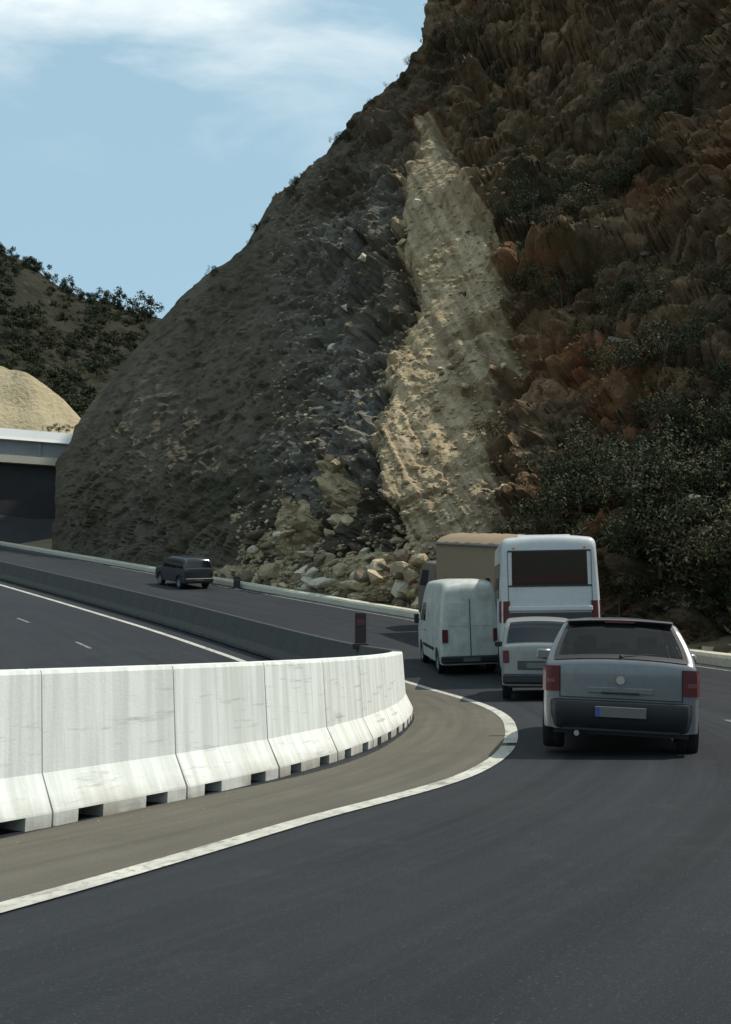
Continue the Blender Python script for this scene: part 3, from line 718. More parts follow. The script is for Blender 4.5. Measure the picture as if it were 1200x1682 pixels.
def wheel(parent, x, y, r, w, side, name='wheel', dual=False):
    key = (r, w)
    if key not in WH:
        t = MB().lathe([(r * .62, -w / 2), (r * .93, -w / 2 - .004), (r * .985, -w / 2 + .02), (r, -w / 4), (r * .99, -.012), (r * .975, 0), (r * .99, .012), (r, w / 4), (r * .985, w / 2 - .02), (r * .93, w / 2 + .004), (r * .62, w / 2)], 32)
        a = t.build('wheel', 'rubber', None, True)
        q = MB().lathe([(r * .64, .01 + w * .44), (r * .60, .0 + w * .44), (r * .57, w * .25), (r * .2, w * .18), (.001, w * .2)], 28)
        for k in range(5):
            an = 2 * math.pi * k / 5; c, s_ = math.cos(an), math.sin(an)
            q.add([(xx, c * rr - s_ * ww, s_ * rr + c * ww) for xx in (w * .22, w * .42) for rr, ww in ((r * .12, .035), (r * .12, -.035), (r * .6, -.03), (r * .6, .03))], [(0, 1, 2, 3), (4, 5, 6, 7), (0, 1, 5, 4), (1, 2, 6, 5), (2, 3, 7, 6), (3, 0, 4, 7)])
        q.lathe([(r * .15, w * .2), (r * .15, w * .44), (.001, w * .46)], 12)
        b = q.build('rim', 'rim_metal', None, False); WH[key] = (a.data, b.data)
        bpy.data.objects.remove(a); bpy.data.objects.remove(b)
    o = link(bpy.data.objects.new(name, WH[key][0]), parent); o.location = (x, y, r)
    b = link(bpy.data.objects.new('rim', WH[key][1]), o)
    if side < 0: o.rotation_euler = (0, 0, math.pi)
    return o
def place(root, x, y, hdg, wb=2.5, tr=.8, roll=0, pitch=0, lift=0.004):
    fw = Vector((math.sin(rad(hdg)), math.cos(rad(hdg)), 0)); rt = Vector((fw.y, -fw.x, 0)); o = Vector((x, y, 0))
    def P(a, b): q = o + rt * a + fw * b; return Vector((q.x, q.y, road_z(q.x, q.y)))
    A, B, Cc, Dd = P(-tr, .6), P(tr, .6), P(-tr, .6 + wb), P(tr, .6 + wb)
    yv = ((Cc + Dd) - (A + B)).normalized(); xv = ((B + Dd) - (A + Cc)).normalized(); zv = xv.cross(yv).normalized(); xv = yv.cross(zv)
    c = (A + B) / 2 - yv * .6 + zv * lift
    m = Matrix(((xv.x, yv.x, zv.x, c.x), (xv.y, yv.y, zv.y, c.y), (xv.z, yv.z, zv.z, c.z), (0, 0, 0, 1)))
    root.matrix_world = m @ Matrix.Rotation(rad(roll), 4, 'Y')
    return root

# --- silver hatchback in front
car = empty('hatchback_car', (0, 0, 0), 'silver grey five-door hatchback seen from behind, nearest vehicle on the road', 'car')
B = Body(3.85, .81, .90, 1.46, .70, [(0, .93), (.02, .975), (.05, 1.00), (.14, 1.11), (.33, 1.33), (.43, 1.405), (.6, 1.435), (1.3, 1.46), (1.9, 1.44), (2.2, 1.38), (2.95, .98), (3.2, .93), (3.6, .84), (3.8, .70), (3.85, .55)], .27, (.62, 3.08), .36, rr=.085, crown=.035, endr=.26)
bd_ = B.build('body', 'silver_paint', car, .30)
bm = bmesh.new(); bm.from_mesh(bd_.data); kill = []
for f in bm.faces:
    c = f.calc_center_median(); xt = B.X(c.y, B.zt(c.y) - B.rr) - B.rr
    if (.05 < c.y < .43 or 2.2 < c.y < 2.95) and abs(c.x) < xt * .99 and c.z > .9: kill.append(f)
    elif abs(c.x) > .45 and .99 < c.z < 1.31 and (.50 < c.y < 1.0 or 1.13 < c.y < 1.72 or 1.86 < c.y < 2.3) and abs(f.normal.x) > .7: kill.append(f)
bmesh.ops.delete(bm, geom=kill, context='FACES'); bm.to_mesh(bd_.data); bm.free()
B.toppatch('windscreen', 'tinted_glass', car, 2.2, 2.95, .99, .99)
for x_ in (-.40, 0, .40):
    MB().box(x_ - .11, x_ + .11, .66, .74, 1.03, 1.19, .03).build('headrest', 'seat_cloth', car)
MB().box(-.62, .62, .60, .78, .85, 1.04, .04).build('rear_seat', 'seat_cloth', car)
for x_ in (-.36, .36):
    st_ = MB().box(x_ - .22, x_ + .22, 1.62, 1.76, .85, 1.10, .04).build('front_seat', 'seat_cloth', car); MB().box(x_ - .12, x_ + .12, 1.65, 1.73, 1.11, 1.27, .03).build('headrest', 'seat_cloth', st_)
MB().box(-.62, .62, 2.5, 2.9, .85, .97, .03).build('dashboard', 'seat_cloth', car)
B.toppatch('rear_window', 'tinted_glass', car, .05, .43, 1.0, 1.0)
tg = B.toppatch('window_trim', 'black_plastic', car, .035, .075, 1.0, 1.0, .010, 2); tg = B.toppatch('window_trim', 'black_plastic', car, .385, .44, 1.0, 1.0, .010, 2)
for s_ in (-1, 1):
    P = []
    for y_ in np.linspace(.05, .43, 9):
        hi = B.zt(y_); xt = B.X(y_, hi - B.rr) - B.rr; P.append([Vector((s_ * xt * a, y_ - .006, hi + B.crown * (1 - a * a) + .008)) for a in (.93, 1.0)])
    MB().grid(P).build('window_trim', 'black_plastic', car)
for s_ in (-1, 1):
    B.sidepatch('side_window', 'tinted_glass', car, (.42, 1.02, .58, 1.05, .97, 1.33), s_)
    B.sidepatch('side_window', 'tinted_glass', car, (1.1, 1.75, 1.12, 1.75, .95, 1.36), s_)
    B.sidepatch('side_window', 'tinted_glass', car, (1.82, 2.72, 1.82, 2.25, .94, 1.34), s_)
    B.sidepatch('side_molding', 'black_plastic', car, (1.02, 2.68, 1.02, 2.68, .50, .56), s_, .014, 8, 1)
    d = B.sidepatch('door_handle', 'black_plastic', car, (1.15, 1.32, 1.15, 1.32, .80, .83), s_, .03, 3, 1)
    # tail lamps wrap round the corner
    P = []
    for z in np.linspace(.66, .93, 7):
        r_ = []
        for t in np.linspace(0, 1, 9):
            if t < .6: xx = B.X(0, z) - .105 * (1 - t / .6); r_.append(Vector((s_ * xx, -.014, z)))
            else: yy = (t - .6) / .4 * .20; r_.append(Vector((s_ * (B.X(yy, z) + .014), yy - .01 * (1 - (t - .6) / .4), z)))
        P.append(r_)
    lamp = MB().grid(P).build('tail_lamp', 'red_lens', car, True)
    MB().grid([[p + Vector((s_ * .003, -.004, 0)) for p in r[2:6]] for r in P[2:4]]).build('reverse_lens', 'clear_lens', lamp, True)
    mb = MB(); mb.box(-.10, .10, -.04, .06, -.065, .075, .025); m_ = mb.build('wing_mirror', 'silver_paint', car, True); m_.location = (s_ * (.83 + .09), 2.55, 1.0)
bm_ = MB()
rows = []
for z, pr, w in ((.27, .0, .97), (.30, -.045, 1.0), (.42, -.085, 1.015), (.53, -.10, 1.015), (.57, -.09, 1.01), (.585, -.01, 1.0)):
    r_ = []
    for a in np.linspace(-1, 1, 25):
        e = abs(a); xx = a * .797 * w; yy = pr + .35 * max(0, (e - .80) / .20) ** 2
        if e > .995: yy = pr + .34
        r_.append(Vector((xx, yy, z)))
    rows.append(r_)
bm_.grid(rows); bm_.build('rear_bumper', 'black_plastic', car, True)
MB().box(-.60, .60, -.03, .30, .265, .30).build('bumper_underside', 'black_plastic', car)
MB().box(-.70, .70, .1, 3.6, .215, .30).build('floor_pan', 'black_plastic', car)
MB().box(-.60, .60, .2, 3.4, .30, .9).build('wheel_well', 'post_black', car)
plt = MB().box(-.26, .26, -.012, -.002, -.055, .055, .004).build('number_plate', 'plate_white', car); plt.location = (0, -.097, .47)
MB().box(-.255, -.215, -.016, -.0125, -.045, .045).build('blue_band', 'plate_blue', plt)
for z_ in (.60,): MB().box(-.62, .62, -.006, .004, z_, z_ + .010).build('tailgate_seam', 'post_black', car)
for x_ in (-.63, .63): MB().box(x_ - .005, x_ + .005, -.006, .004, .60, .93).build('tailgate_seam', 'post_black', car)
MB().box(-.34, .34, -.016, .002, .66, .72, .004).build('plate_recess', 'silver_paint', car)
MB().box(-.20, .20, -.035, -.006, .655, .675, .006).build('tailgate_trim', 'black_plastic', car)
MB().tube((0, -.012, .80), (0, -.022, .80), .045, .045, 16).build('badge', 'chrome', car)
wp = MB(); wp.tube((0, .055, 1.04), (.02, .045, 1.06), .02); wp.tube((.0, .045, 1.045), (.36, .09, 1.085), .008, .005, 6); wp.build('rear_wiper', 'post_black', car)
sp = MB(); sp.grid([[Vector((a * .56, y_, z_ - .02 * a * a)) for a in np.linspace(-1, 1, 9)] for y_, z_ in ((.52, 1.462), (.36, 1.455), (.33, 1.44), (.36, 1.425), (.5, 1.42))]); sp.build('spoiler', 'silver_paint', car, True)
MB().box(-.16, .16, .315, .33, 1.41, 1.43).build('brake_light', 'red_lens', car)
MB().tube((-.45, -.10, .235), (-.45, .12, .235), .028, .028, 12).build('exhaust_pipe', 'rim_metal', car)
an = MB(); an.tube((0, .7, 1.46), (0, .45, 1.72), .006, .003, 6); an.build('aerial', 'post_black', car)
for s_ in (-1, 1):
    for y_ in (.62, 3.08): wheel(car, s_ * .71, y_, .305, .22, s_)
def tris_(T, txt): pass
place(car, 2.68, 10.5, 13.0, 2.46, .73, roll=3.2)

# --- white coach
bus = empty('coach_bus', (0, 0, 0), 'tall white coach with a dark rear window, ahead of the silver hatchback', 'bus')
BB = Body(9.4, 1.22, 1.7, 3.55, .93, [(0, 3.28), (.012, 3.36), (.03, 3.42), (.06, 3.48), (.12, 3.52), (.3, 3.55), (8.8, 3.55), (9.2, 3.45), (9.3, 3.2), (9.4, 2.2)], .34, (2.6, 7.6), .60, rr=.17, crown=.06, endr=.30, sillin=.05)
BB.build('body', 'bus_white', bus, .50)
BB.rearpatch('rear_window', 'bus_glass', bus, .83, 2.38, 3.22, .010, .85)
MB().box(-.84, .84, -.016, -.011, 2.47, 2.66).build('window_curtain', 'curtain', bus)
fr = MB()
for a, b, c, d in ((-1.0, 1.0, 2.36, 2.40), (-1.0, 1.0, 3.20, 3.235)): fr.box(a, b, -.018, .01, c, d)
fr.build('window_seal', 'black_plastic', bus)
MB().box(-1.0, 1.0, -.07, .01, 1.78, 1.90, .02).build('bumper_ledge', 'bus_white', bus)
eg = MB().box(-.97, .97, -.035, .02, .80, 1.74, .02).build('engine_grille', 'bus_lower', bus)
MB().box(-.95, .95, -.05, -.034, 1.22, 1.72, .006).build('lamp_panel', 'truck_dark', eg)
for k in range(6): MB().box(-.62, .62, -.052, -.034, .86 + k * .062, .885 + k * .062).build('slat', 'truck_dark', eg)
for s_ in (-1, 1):
    P = []
    for z in np.linspace(1.50, 2.02, 6):
        r_ = []
        for t in np.linspace(0, 1, 7):
            if t < .5: r_.append(Vector((s_ * (BB.X(0, z) - .14 * (1 - t / .5)), -.016, z)))
            else: yy = (t - .5) / .5 * .28; r_.append(Vector((s_ * (BB.X(yy, z) + .014), yy, z)))
        P.append(r_)
    MB().grid(P).build('tail_lamp', 'red_lens', bus, True)
    MB().tube((s_ * .66, -.075, 1.46), (s_ * .66, -.045, 1.46), .14, .14, 20).build('fog_lamp', 'glass_dark', bus)
    MB().box(s_ * 1.0 - .006, s_ * 1.0 + .006, -.012, .004, .9, 3.2).build('panel_seam', 'bus_lower', bus)
    BB.sidepatch('side_window', 'glass_dark', bus, (.9, 9.0, .9, 9.0, 2.05, 2.95), s_, .01, 24, 3)
    for k in range(5): BB.sidepatch('window_pillar', 'bus_white', bus, (2.3 + k * 1.45, 2.38 + k * 1.45, 2.3 + k * 1.45, 2.38 + k * 1.45, 2.03, 2.97), s_, .018, 1, 3)
    BB.sidepatch('luggage_hatch', 'bus_lower', bus, (3.5, 6.7, 3.5, 6.7, .45, .50), s_, .012, 8, 1)
    m_ = MB().box(-.08, .08, -.05, .05, -.22, .22, .03).build('wing_mirror', 'black_plastic', bus); m_.location = (s_ * 1.38, 9.3, 2.4)
    MB().box(-.025, .025, -.02, .0, 0, .05, .004).build('marker_lamp', 'orange_lens', bus).location = (s_ * .85, -.005, 3.27)
MB().box(-1.12, 1.12, -.10, .16, .40, .80, .05).build('rear_bumper', 'bus_grey', bus)
MB().box(-1.05, 1.05, -.075, .02, .82, .855).build('bumper_gap', 'black_plastic', bus)
MB().box(-.30, .30, -.112, -.10, .53, .65).build('number_plate', 'plate_white', bus)
MB().box(-.70, .70, 1.8, 4.2, 3.58, 3.68, .04).build('roof_unit', 'bus_white', bus)
MB().box(-1.0, 1.0, .1, 9.1, .36, .9).build('floor_pan', 'black_plastic', bus)
for s_ in (-1, 1):
    wheel(bus, s_ * 1.07, 2.6, .50, .30, s_); wheel(bus, s_ * 1.07, 7.6, .50, .30, s_)
    MB().box(-.2, .2, -.01, .01, .12, .55).build('mud_flap', 'rubber', bus).location = (s_ * 1.0, 1.95, 0)
place(bus, 4.68, 24.7, 6.5, 6.5, 1.1, roll=.6)
bus.scale = (1.04, 1.0, 1.05)

# --- small pale car between coach and hatchback
sc_ = empty('small_car', (0, 0, 0), 'small pale tall-roofed car with dark rear window, between the coach and the silver hatchback', 'car')
CC = Body(3.5, .76, 1.0, 1.68, .84, [(0, 1.04), (.02, 1.10), (.05, 1.14), (.10, 1.28), (.18, 1.50), (.26, 1.60), (.45, 1.66), (1.3, 1.68), (1.9, 1.62), (2.6, 1.10), (3.2, .98), (3.42, .8), (3.5, .6)], .30, (.55, 2.85), .33, rr=.08, crown=.03, endr=.14)
CC.build('body', 'pale_paint', sc_, .28)
CC.toppatch('rear_window', 'glass_dark', sc_, .055, .24, .97, .94)
CC.rearpatch('lower_panel', 'bus_lower', sc_, .62, .62, .80, .012)
for s_ in (-1, 1):
    CC.sidepatch('side_window', 'glass_dark', sc_, (.35, 1.1, .42, 1.1, 1.08, 1.50), s_); CC.sidepatch('side_window', 'glass_dark', sc_, (1.18, 2.3, 1.18, 1.95, 1.06, 1.50), s_)
    MB().box(-.06, .06, -.02, .05, 0, .26, .015).build('tail_lamp', 'red_lens', sc_).location = (s_ * .66, -.008, .76)
    MB().box(-.08, .08, -.04, .05, -.06, .07, .02).build('wing_mirror', 'black_plastic', sc_).location = (s_ * .86, 2.3, 1.10)
    for y_ in (.55, 2.85): wheel(sc_, s_ * .66, y_, .28, .17, s_)
MB().box(-.73, .73, -.09, .06, .34, .54, .035).build('rear_bumper', 'black_plastic', sc_)
MB().box(-.25, .25, -.022, -.013, .65, .76, .003).build('number_plate', 'plate_white', sc_)
MB().box(-.64, .64, .06, 3.3, .26, .8).build('floor_pan', 'black_plastic', sc_)
place(sc_, 3.52, 20.0, 9, 2.3, .7, roll=1.2)

# --- dirty white van
van = empty('delivery_van', (0, 0, 0), 'dirty white panel van half hidden to the left of the coach', 'van')
VB = Body(5.0, .93, 1.35, 2.72, .86, [(0, 2.36), (.012, 2.44), (.03, 2.50), (.08, 2.58), (.2, 2.66), (.5, 2.72), (3.2, 2.68), (3.55, 2.45), (4.25, 1.5), (4.8, 1.25), (4.95, 1.05), (5, .8)], .30, (.85, 4.05), .42, rr=.20, crown=.06, endr=.16)
VB.build('body', 'van_white', van, .34)
for s_ in (-1, 1):
    g_ = VB.X(0, 1.7)
    MB().box(min(s_ * .06, s_ * .70), max(s_ * .06, s_ * .70), -.012, .002, 1.42, 2.10, .004).build('door_panel', 'van_white', van)
    MB().box(-.09, .09, -.03, .03, 0, .38, .01).build('tail_lamp', 'red_lens', van).location = (s_ * .80, -.01, .95)
    VB.sidepatch('cab_window', 'glass_dark', van, (3.0, 4.05, 3.0, 3.6, 1.42, 2.0), s_)
    VB.sidepatch('side_molding', 'black_plastic', van, (1.35, 3.55, 1.35, 3.55, .62, .72), s_, .015, 8, 1)
    VB.sidepatch('door_seam', 'black_plastic', van, (1.60, 1.62, 1.60, 1.62, .45, 2.15), s_, .004, 1, 6)
    VB.sidepatch('door_seam', 'black_plastic', van, (2.92, 2.94, 2.92, 2.94, .45, 2.15), s_, .004, 1, 6)
    VB.sidepatch('door_handle', 'black_plastic', van, (3.02, 3.2, 3.02, 3.2, 1.12, 1.16), s_, .03, 3, 1)
    m_ = MB().box(-.08, .08, -.05, .05, -.15, .17, .03).build('wing_mirror', 'black_plastic', van); m_.location = (s_ * 1.1, 3.85, 1.45)
    for y_ in (.85, 4.05): wheel(van, s_ * .80, y_, .34, .22, s_)
MB().box(-.012, .012, -.012, .002, .5, 2.2).build('door_seam', 'black_plastic', van)
MB().box(-.94, .94, -.12, .06, .36, .56, .03).build('rear_bumper', 'black_plastic', van)
MB().box(-.82, .82, .1, 4.8, .28, .5).build('floor_pan', 'black_plastic', van)
MB().box(-.7, .7, .2, 4.6, .5, 1.0).build('wheel_well', 'post_black', van)
MB().box(-.26, .26, -.13, -.12, .40, .51).build('number_plate', 'plate_white', van)
place(van, 3.08, 28.6, -5, 3.2, .80)
van.scale = (.94, 1, 1)

# --- lorry with a tan tarpaulin
tk = empty('canvas_lorry', (0, 0, 0), 'lorry with a high tan tarpaulin load, in front of the coach and van', 'lorry')
P = []; NY = 33
for i in range(NY):
    y_ = 6.2 * i / (NY - 1); rib = .035 * abs(math.sin(y_ * math.pi / 1.03)); r_ = []
    for k in range(25):
        t = k / 24
        if t < .36: x_ = -1.2; z_ = 1.55 + (3.55 - 1.55) * t / .36
        elif t > .64: x_ = 1.2; z_ = 1.55 + (3.55 - 1.55) * (1 - t) / .36
        else: an_ = (t - .36) / .28; x_ = -1.2 * math.cos(an_ * math.pi); z_ = 3.55 + .38 * math.sin(an_ * math.pi)
        r_.append(Vector((x_ * (1 - rib * .5), y_, z_ - rib + .02 * noise.noise((x_, y_ * 2, z_ * 2)))))
    P.append(r_)
mb = MB().grid(P)
for e in (0, NY - 1): mb.add(P[e], [tuple(range(25))])
mb.build('tarpaulin', 'canvas', tk, True)
MB().box(-1.28, 1.28, -.08, 6.28, 3.50, 3.56).build('tarpaulin_edge', 'canvas_grey', tk)
bd = MB().box(-1.22, 1.22, -.06, 6.26, 1.05, 1.6, .02).build('cargo_bed', 'truck_dark', tk)
for k in range(7): MB().box(-1.25, -1.22, k * 1.0 + .08, k * 1.0 + .18, 1.03, 1.63).build('bed_stake', 'canvas_grey', tk)
MB().box(-1.18, 1.18, -.10, -.06, 1.1, 1.6).build('tailgate', 'truck_dark', tk)
MB().box(-.45, .45, 0, 8.2, .72, 1.04).build('chassis_frame', 'truck_dark', tk)
CB = Body(2.0, 1.15, 1.7, 2.75, .9, [(0, 2.6), (.1, 2.72), (1.2, 2.75), (1.5, 2.6), (1.85, 1.7), (1.95, 1.5), (2.0, .9)], .6, (1.1,), .5, rr=.12, endr=.12)
cb_ = CB.build('cab', 'truck_paint', tk, .48); cb_.location = (0, 6.6, 0)
for s_ in (-1, 1):
    w_ = CB.sidepatch('cab_window', 'glass_dark', cb_, (.7, 1.6, .7, 1.4, 1.75, 2.4), s_)
    MB().box(-.09, .09, -.02, .02, 0, .16).build('tail_lamp', 'red_lens', tk).location = (s_ * .95, -.08, .88)
    for y_ in (1.3, 2.5, 7.7): wheel(tk, s_ * 1.0, y_, .50, .30, s_)
    MB().box(-.25, .25, -.01, .01, .2, .8).build('mud_flap', 'rubber', tk).location = (s_ * .95, .6, 0)
MB().box(-1.1, 1.1, -.06, .04, .55, .67).build('rear_bumper', 'truck_dark', tk)
place(tk, 6.15, 36.0, -19, 6.0, 1.0)
tk.scale = (1.0, 1.0, 1.06)

# --- dark estate far up the road
su = empty('dark_car', (0, 0, 0), 'small dark off-road car far up the road by the cliff foot', 'car')
SB = Body(4.5, .95, 1.15, 1.85, .82, [(0, 1.05), (.02, 1.18), (.05, 1.25), (.22, 1.70), (.34, 1.80), (.6, 1.85), (2.4, 1.85), (2.75, 1.76), (3.3, 1.22), (4.2, 1.1), (4.42, .9), (4.5, .7)], .36, (.85, 3.6), .44, rr=.08, endr=.16)
SB.build('body', 'suv_dark', su, .37)
SB.toppatch('rear_window', 'glass_dark', su, .06, .30, 1.0, .96)
for s_ in (-1, 1):
    SB.sidepatch('side_window', 'glass_dark', su, (.35, 1.15, .5, 1.15, 1.22, 1.68), s_); SB.sidepatch('side_window', 'glass_dark', su, (1.22, 2.05, 1.22, 2.05, 1.2, 1.7), s_); SB.sidepatch('side_window', 'glass_dark', su, (2.12, 3.15, 2.12, 2.75, 1.2, 1.68), s_)
    MB().box(-.05, .05, -.02, .03, 0, .22, .01).build('tail_lamp', 'post_red', su).location = (s_ * .82, -.01, .88)
    for y_ in (.85, 3.6): wheel(su, s_ * .82, y_, .37, .24, s_)
MB().box(-.92, .92, -.10, .08, .42, .66, .03).build('rear_bumper', 'black_plastic', su)
MB().box(-.8, .8, .1, 4.3, .34, .9).build('floor_pan', 'black_plastic', su)
MB().box(-.26, .26, -.11, -.10, .5, .61).build('number_plate', 'bus_grey', su)
q = R(52.3, 8.3); place(su, q.x, q.y, -36, 2.75, .8)

# ------------------------------------------------------------------ boulders
def rock_mesh(name, seed, m, sub=2):
    import bmesh
    bm = bmesh.new(); bmesh.ops.create_icosphere(bm, subdivisions=sub, radius=.5); rnd = random.Random(seed)
    sc = Vector((rnd.uniform(.8, 1.3), rnd.uniform(.7, 1.1), rnd.uniform(.5, .85)))
    planes = [(Vector((rnd.uniform(-1, 1), rnd.uniform(-1, 1), rnd.uniform(-1, 1))).normalized(), rnd.uniform(.26, .42)) for _ in range(9)]
    for v in bm.verts:
        p = v.co.copy()
        for n_, d in planes:
            e = p.dot(n_) - d
            if e > 0: p -= n_ * e
        p *= 1 + .22 * noise.fractal(p * 3 + Vector((seed * 3.1, 0, 0)), 1, 2, 3); v.co = Vector((p.x * sc.x, p.y * sc.y, p.z * sc.z))
    me = bpy.data.meshes.new(name); bm.to_mesh(me); bm.free(); me.materials.append(MATS[m]); return me
RK = {m: [rock_mesh('boulder', i + 10 * k, m) for i in range(6)] for k, m in enumerate(('tan_rock', 'pale_rock', 'brown_rock'))}
def side_word(px):
    for x_, w_ in ((480, 'above the far kerb'), (560, 'left of the red marker box'), (620, 'above the red marker box'), (690, 'left of the white van'), (760, 'behind the white van'), (840, 'beside the tan chute'), (930, 'above the coach'), (1030, 'above the gap between coach and hatchback'), (1120, 'above the silver hatchback')):
        if px < x_: return w_
    return 'by the right edge of the photo'
def high_word(py):
    for y_, w_ in ((90, 'topmost'), (220, 'very high'), (350, 'high'), (480, 'upper middle'), (620, 'middle'), (760, 'lower middle'), (880, 'low')):
        if py < y_: return w_
    return 'lowest'
def boulder(p, size, m, label, group=None, sink=.18):
    o = bpy.data.objects.new('boulder', random.choice(RK[m])); COL.objects.link(o)
    o.location = Vector(p) + Vector((0, 0, size * (.25 - sink))); sc = size * random.uniform(.85, 1.15)
    o.scale = (sc * random.uniform(.9, 1.3), sc, sc * random.uniform(.8, 1.1)); o.rotation_euler = (random.uniform(-.5, .5), random.uniform(-.5, .5), random.uniform(0, 6.28))
    return tag(o, label, 'boulder', group)
named = [(685, 332, 1.35, 'pale boulder near the top of the tan scree chute'), (602, 430, 1.3, 'pale boulder on the grey slope level with the middle of the skyline'),
         (547, 482, 1.5, 'pale grey boulder, upper left of two on the dark slope'), (515, 545, 1.4, 'pale grey boulder, lower left of two on the dark slope'),
         (815, 655, 1.1, 'pale boulder at the right edge of the tan scree chute'), (600, 803, .9, 'brightest pale boulder above the rubble heap at the cliff foot'),
         (813, 795, .9, 'pale boulder on the brown slope above the coach'), (1138, 826, .8, 'pale boulder in the dark brush at the right, upper of two'),
         (1082, 856, .55, 'pale boulder in the dark brush at the right, lower of two'), (548, 852, 1.0, 'big tan boulder at the top left of the rubble heap')]
for px, py, sz, lb in named:
    p, n_ = on_cliff(px, py); boulder(p + n_ * sz * .05, sz * .85, 'pale_rock' if 'big tan' not in lb else 'tan_rock', lb)
def rubble(n, x0, x1, yfun, lo, hi, ms, lb, grp, rnd):
    for _ in range(n):
        px = rnd.uniform(x0, x1); py = yfun(px, rnd); p, n_ = on_cliff(px, py); f_ = rnd.random() ** 2.2; sz = lo + (hi - lo) * f_; m = rnd.choice(ms)
        if 'rubble' in lb and rnd.random() < .22: m = 'pale_rock'
        sw = 'small' if f_ < .12 else ('middling' if f_ < .45 else 'large'); cw = {'tan_rock': 'tan', 'brown_rock': 'brown', 'pale_rock': 'pale'}[m]
        boulder(p + n_ * sz * .10, sz, m, '%s %s boulder %s, %s %s' % (sw, cw, lb, high_word(py), side_word(px)), grp)
rnd = random.Random(3)
foot = lambda px: float(np.interp(px, fx, fyy))
rubble(170, 405, 760, lambda px, r: foot(px) - abs(r.gauss(0, 1)) * 62 + 4, .4, 1.6, ['tan_rock', 'tan_rock', 'brown_rock'], 'in the rubble heap', 'boulders heaped at the cliff foot', rnd)
rubble(44, 345, 470, lambda px, r: foot(px) - abs(r.gauss(0, 1)) * 12 + 4, .4, .9, ['tan_rock', 'brown_rock'], 'on the verge right of the dark car', 'boulders on the far verge', rnd)
rubble(36, 640, 830, lambda px, r: r.uniform(280, 860), .35, .85, ['tan_rock', 'brown_rock', 'tan_rock'], 'on the tan chute', 'boulders on the scree chute', rnd)
rubble(30, 450, 650, lambda px, r: r.uniform(450, 850), .35, .85, ['brown_rock', 'brown_rock', 'tan_rock'], 'on the grey slope', 'boulders on the grey slope', rnd)
rubble(60, 830, 1200, lambda px, r: r.uniform(20, 1000), .35, 1.0, ['brown_rock'], 'on the brushy slope', 'boulders on the brushy slope', rnd)
rubble(24, 1110, 1200, lambda px, r: foot(px) - abs(r.gauss(0, 1)) * 18 + 3, .35, .9, ['tan_rock', 'brown_rock'], 'behind the kerb', 'boulders by the right-hand kerb', rnd)
# loose stones nobody could count
sv = []; sf = []
base = RK['tan_rock'][0]; import bmesh
bm = bmesh.new(); bmesh.ops.create_icosphere(bm, subdivisions=1, radius=.5); iv = [v.co.copy() for v in bm.verts]; iF = [tuple(v.index for v in f.verts) for f in bm.faces]; bm.free()
def stone(p, r):
    n0 = len(sv); a = random.uniform(0, 6.28); c, s_ = math.cos(a), math.sin(a); sx, sy, sz = (random.uniform(.6, 1.3) * r for _ in range(3))
    for v in iv:
        x_, y_, z_ = v.x * sx * random.uniform(.8, 1.2), v.y * sy, v.z * sz * .7; sv.append((p.x + x_ * c - y_ * s_, p.y + x_ * s_ + y_ * c, p.z + z_))
    sf.extend(tuple(i + n0 for i in f) for f in iF)
for _ in range(2600):
    px = rnd.uniform(380, 820); py = foot(px) - abs(rnd.gauss(0, 1)) * 60 + 5; p, n_ = on_cliff(px, py); stone(p, rnd.uniform(.12, .42))
for _ in range(2200):
    px = rnd.uniform(440, 840); py = rnd.uniform(260, 900); p, n_ = on_cliff(px, py); stone(p, rnd.uniform(.1, .38))
for _ in range(1500):
    s_ = rnd.uniform(20, 80); p = R(s_, rnd.uniform(11.5, 13.2), -.05); stone(p, rnd.uniform(.08, .35))
for _ in range(260):
    s_ = rnd.uniform(-2, 20); p = R(s_, 0.34 + abs(rnd.gauss(0, .3)), .004); stone(p, rnd.uniform(.004, .014))
o = link(bpy.data.objects.new('loose_stones', meshdata('loose_stones', sv, sf, 'tan_rock'))); tag(o, 'loose tan stones scattered over the scree and the cliff foot', 'stones', kind='stuff')

# ------------------------------------------------------------------ plants
def leaf_ball(seed, n, rx, rz, ls, zc=.5, clumps=9):
    rnd = random.Random(seed); V = []; Fs = []
    cl = [(Vector((rnd.gauss(0, .5) * rx, rnd.gauss(0, .5) * rx, zc + rnd.gauss(0, .36) * rz)), rnd.uniform(.25, .5) * rx) for _ in range(clumps)]
    for _ in range(n):
        c, r = rnd.choice(cl); d = Vector((rnd.gauss(0, 1), rnd.gauss(0, 1), rnd.gauss(0, 1))).normalized(); p = c + d * r * rnd.random() ** .35
        if p.z < .02: p.z = abs(p.z) + .02
        u = Vector((rnd.uniform(-1, 1), rnd.uniform(-1, 1), rnd.uniform(-1, 1))).normalized(); w = (u.cross(d) + d * .2).normalized(); s_ = ls * rnd.uniform(.6, 1.4); k = len(V)
        V += [p - u * s_, p + w * s_ * .45, p + u * s_, p - w * s_ * .45]; Fs.append((k, k + 1, k + 2, k + 3))
    return V, Fs
def stem_mb(h, r, n=5, seed=0):
    rnd = random.Random(seed); mb = MB(); mb.tube((0, 0, -.15 * h), (.02, 0, h * .55), r, r * .6, 7)
    for k in range(n):
        a = rnd.uniform(0, 6.28); mb.tube((.01, 0, h * rnd.uniform(.15, .5)), (math.cos(a) * h * .3, math.sin(a) * h * .3, h * rnd.uniform(.55, .9)), r * .5, r * .2, 5)
    return mb
PR = []
def proto(nm, part, seed, n, rx, rz, ls, m, zc, h, r):
    V, Fs = leaf_ball(seed, n, rx, rz, ls, zc, 14); cm = meshdata(part, V, Fs, m)
    s_ = stem_mb(h, r, 5, seed).build('stem', 'bark'); sm = s_.data; bpy.data.objects.remove(s_); return (nm, part, cm, sm)
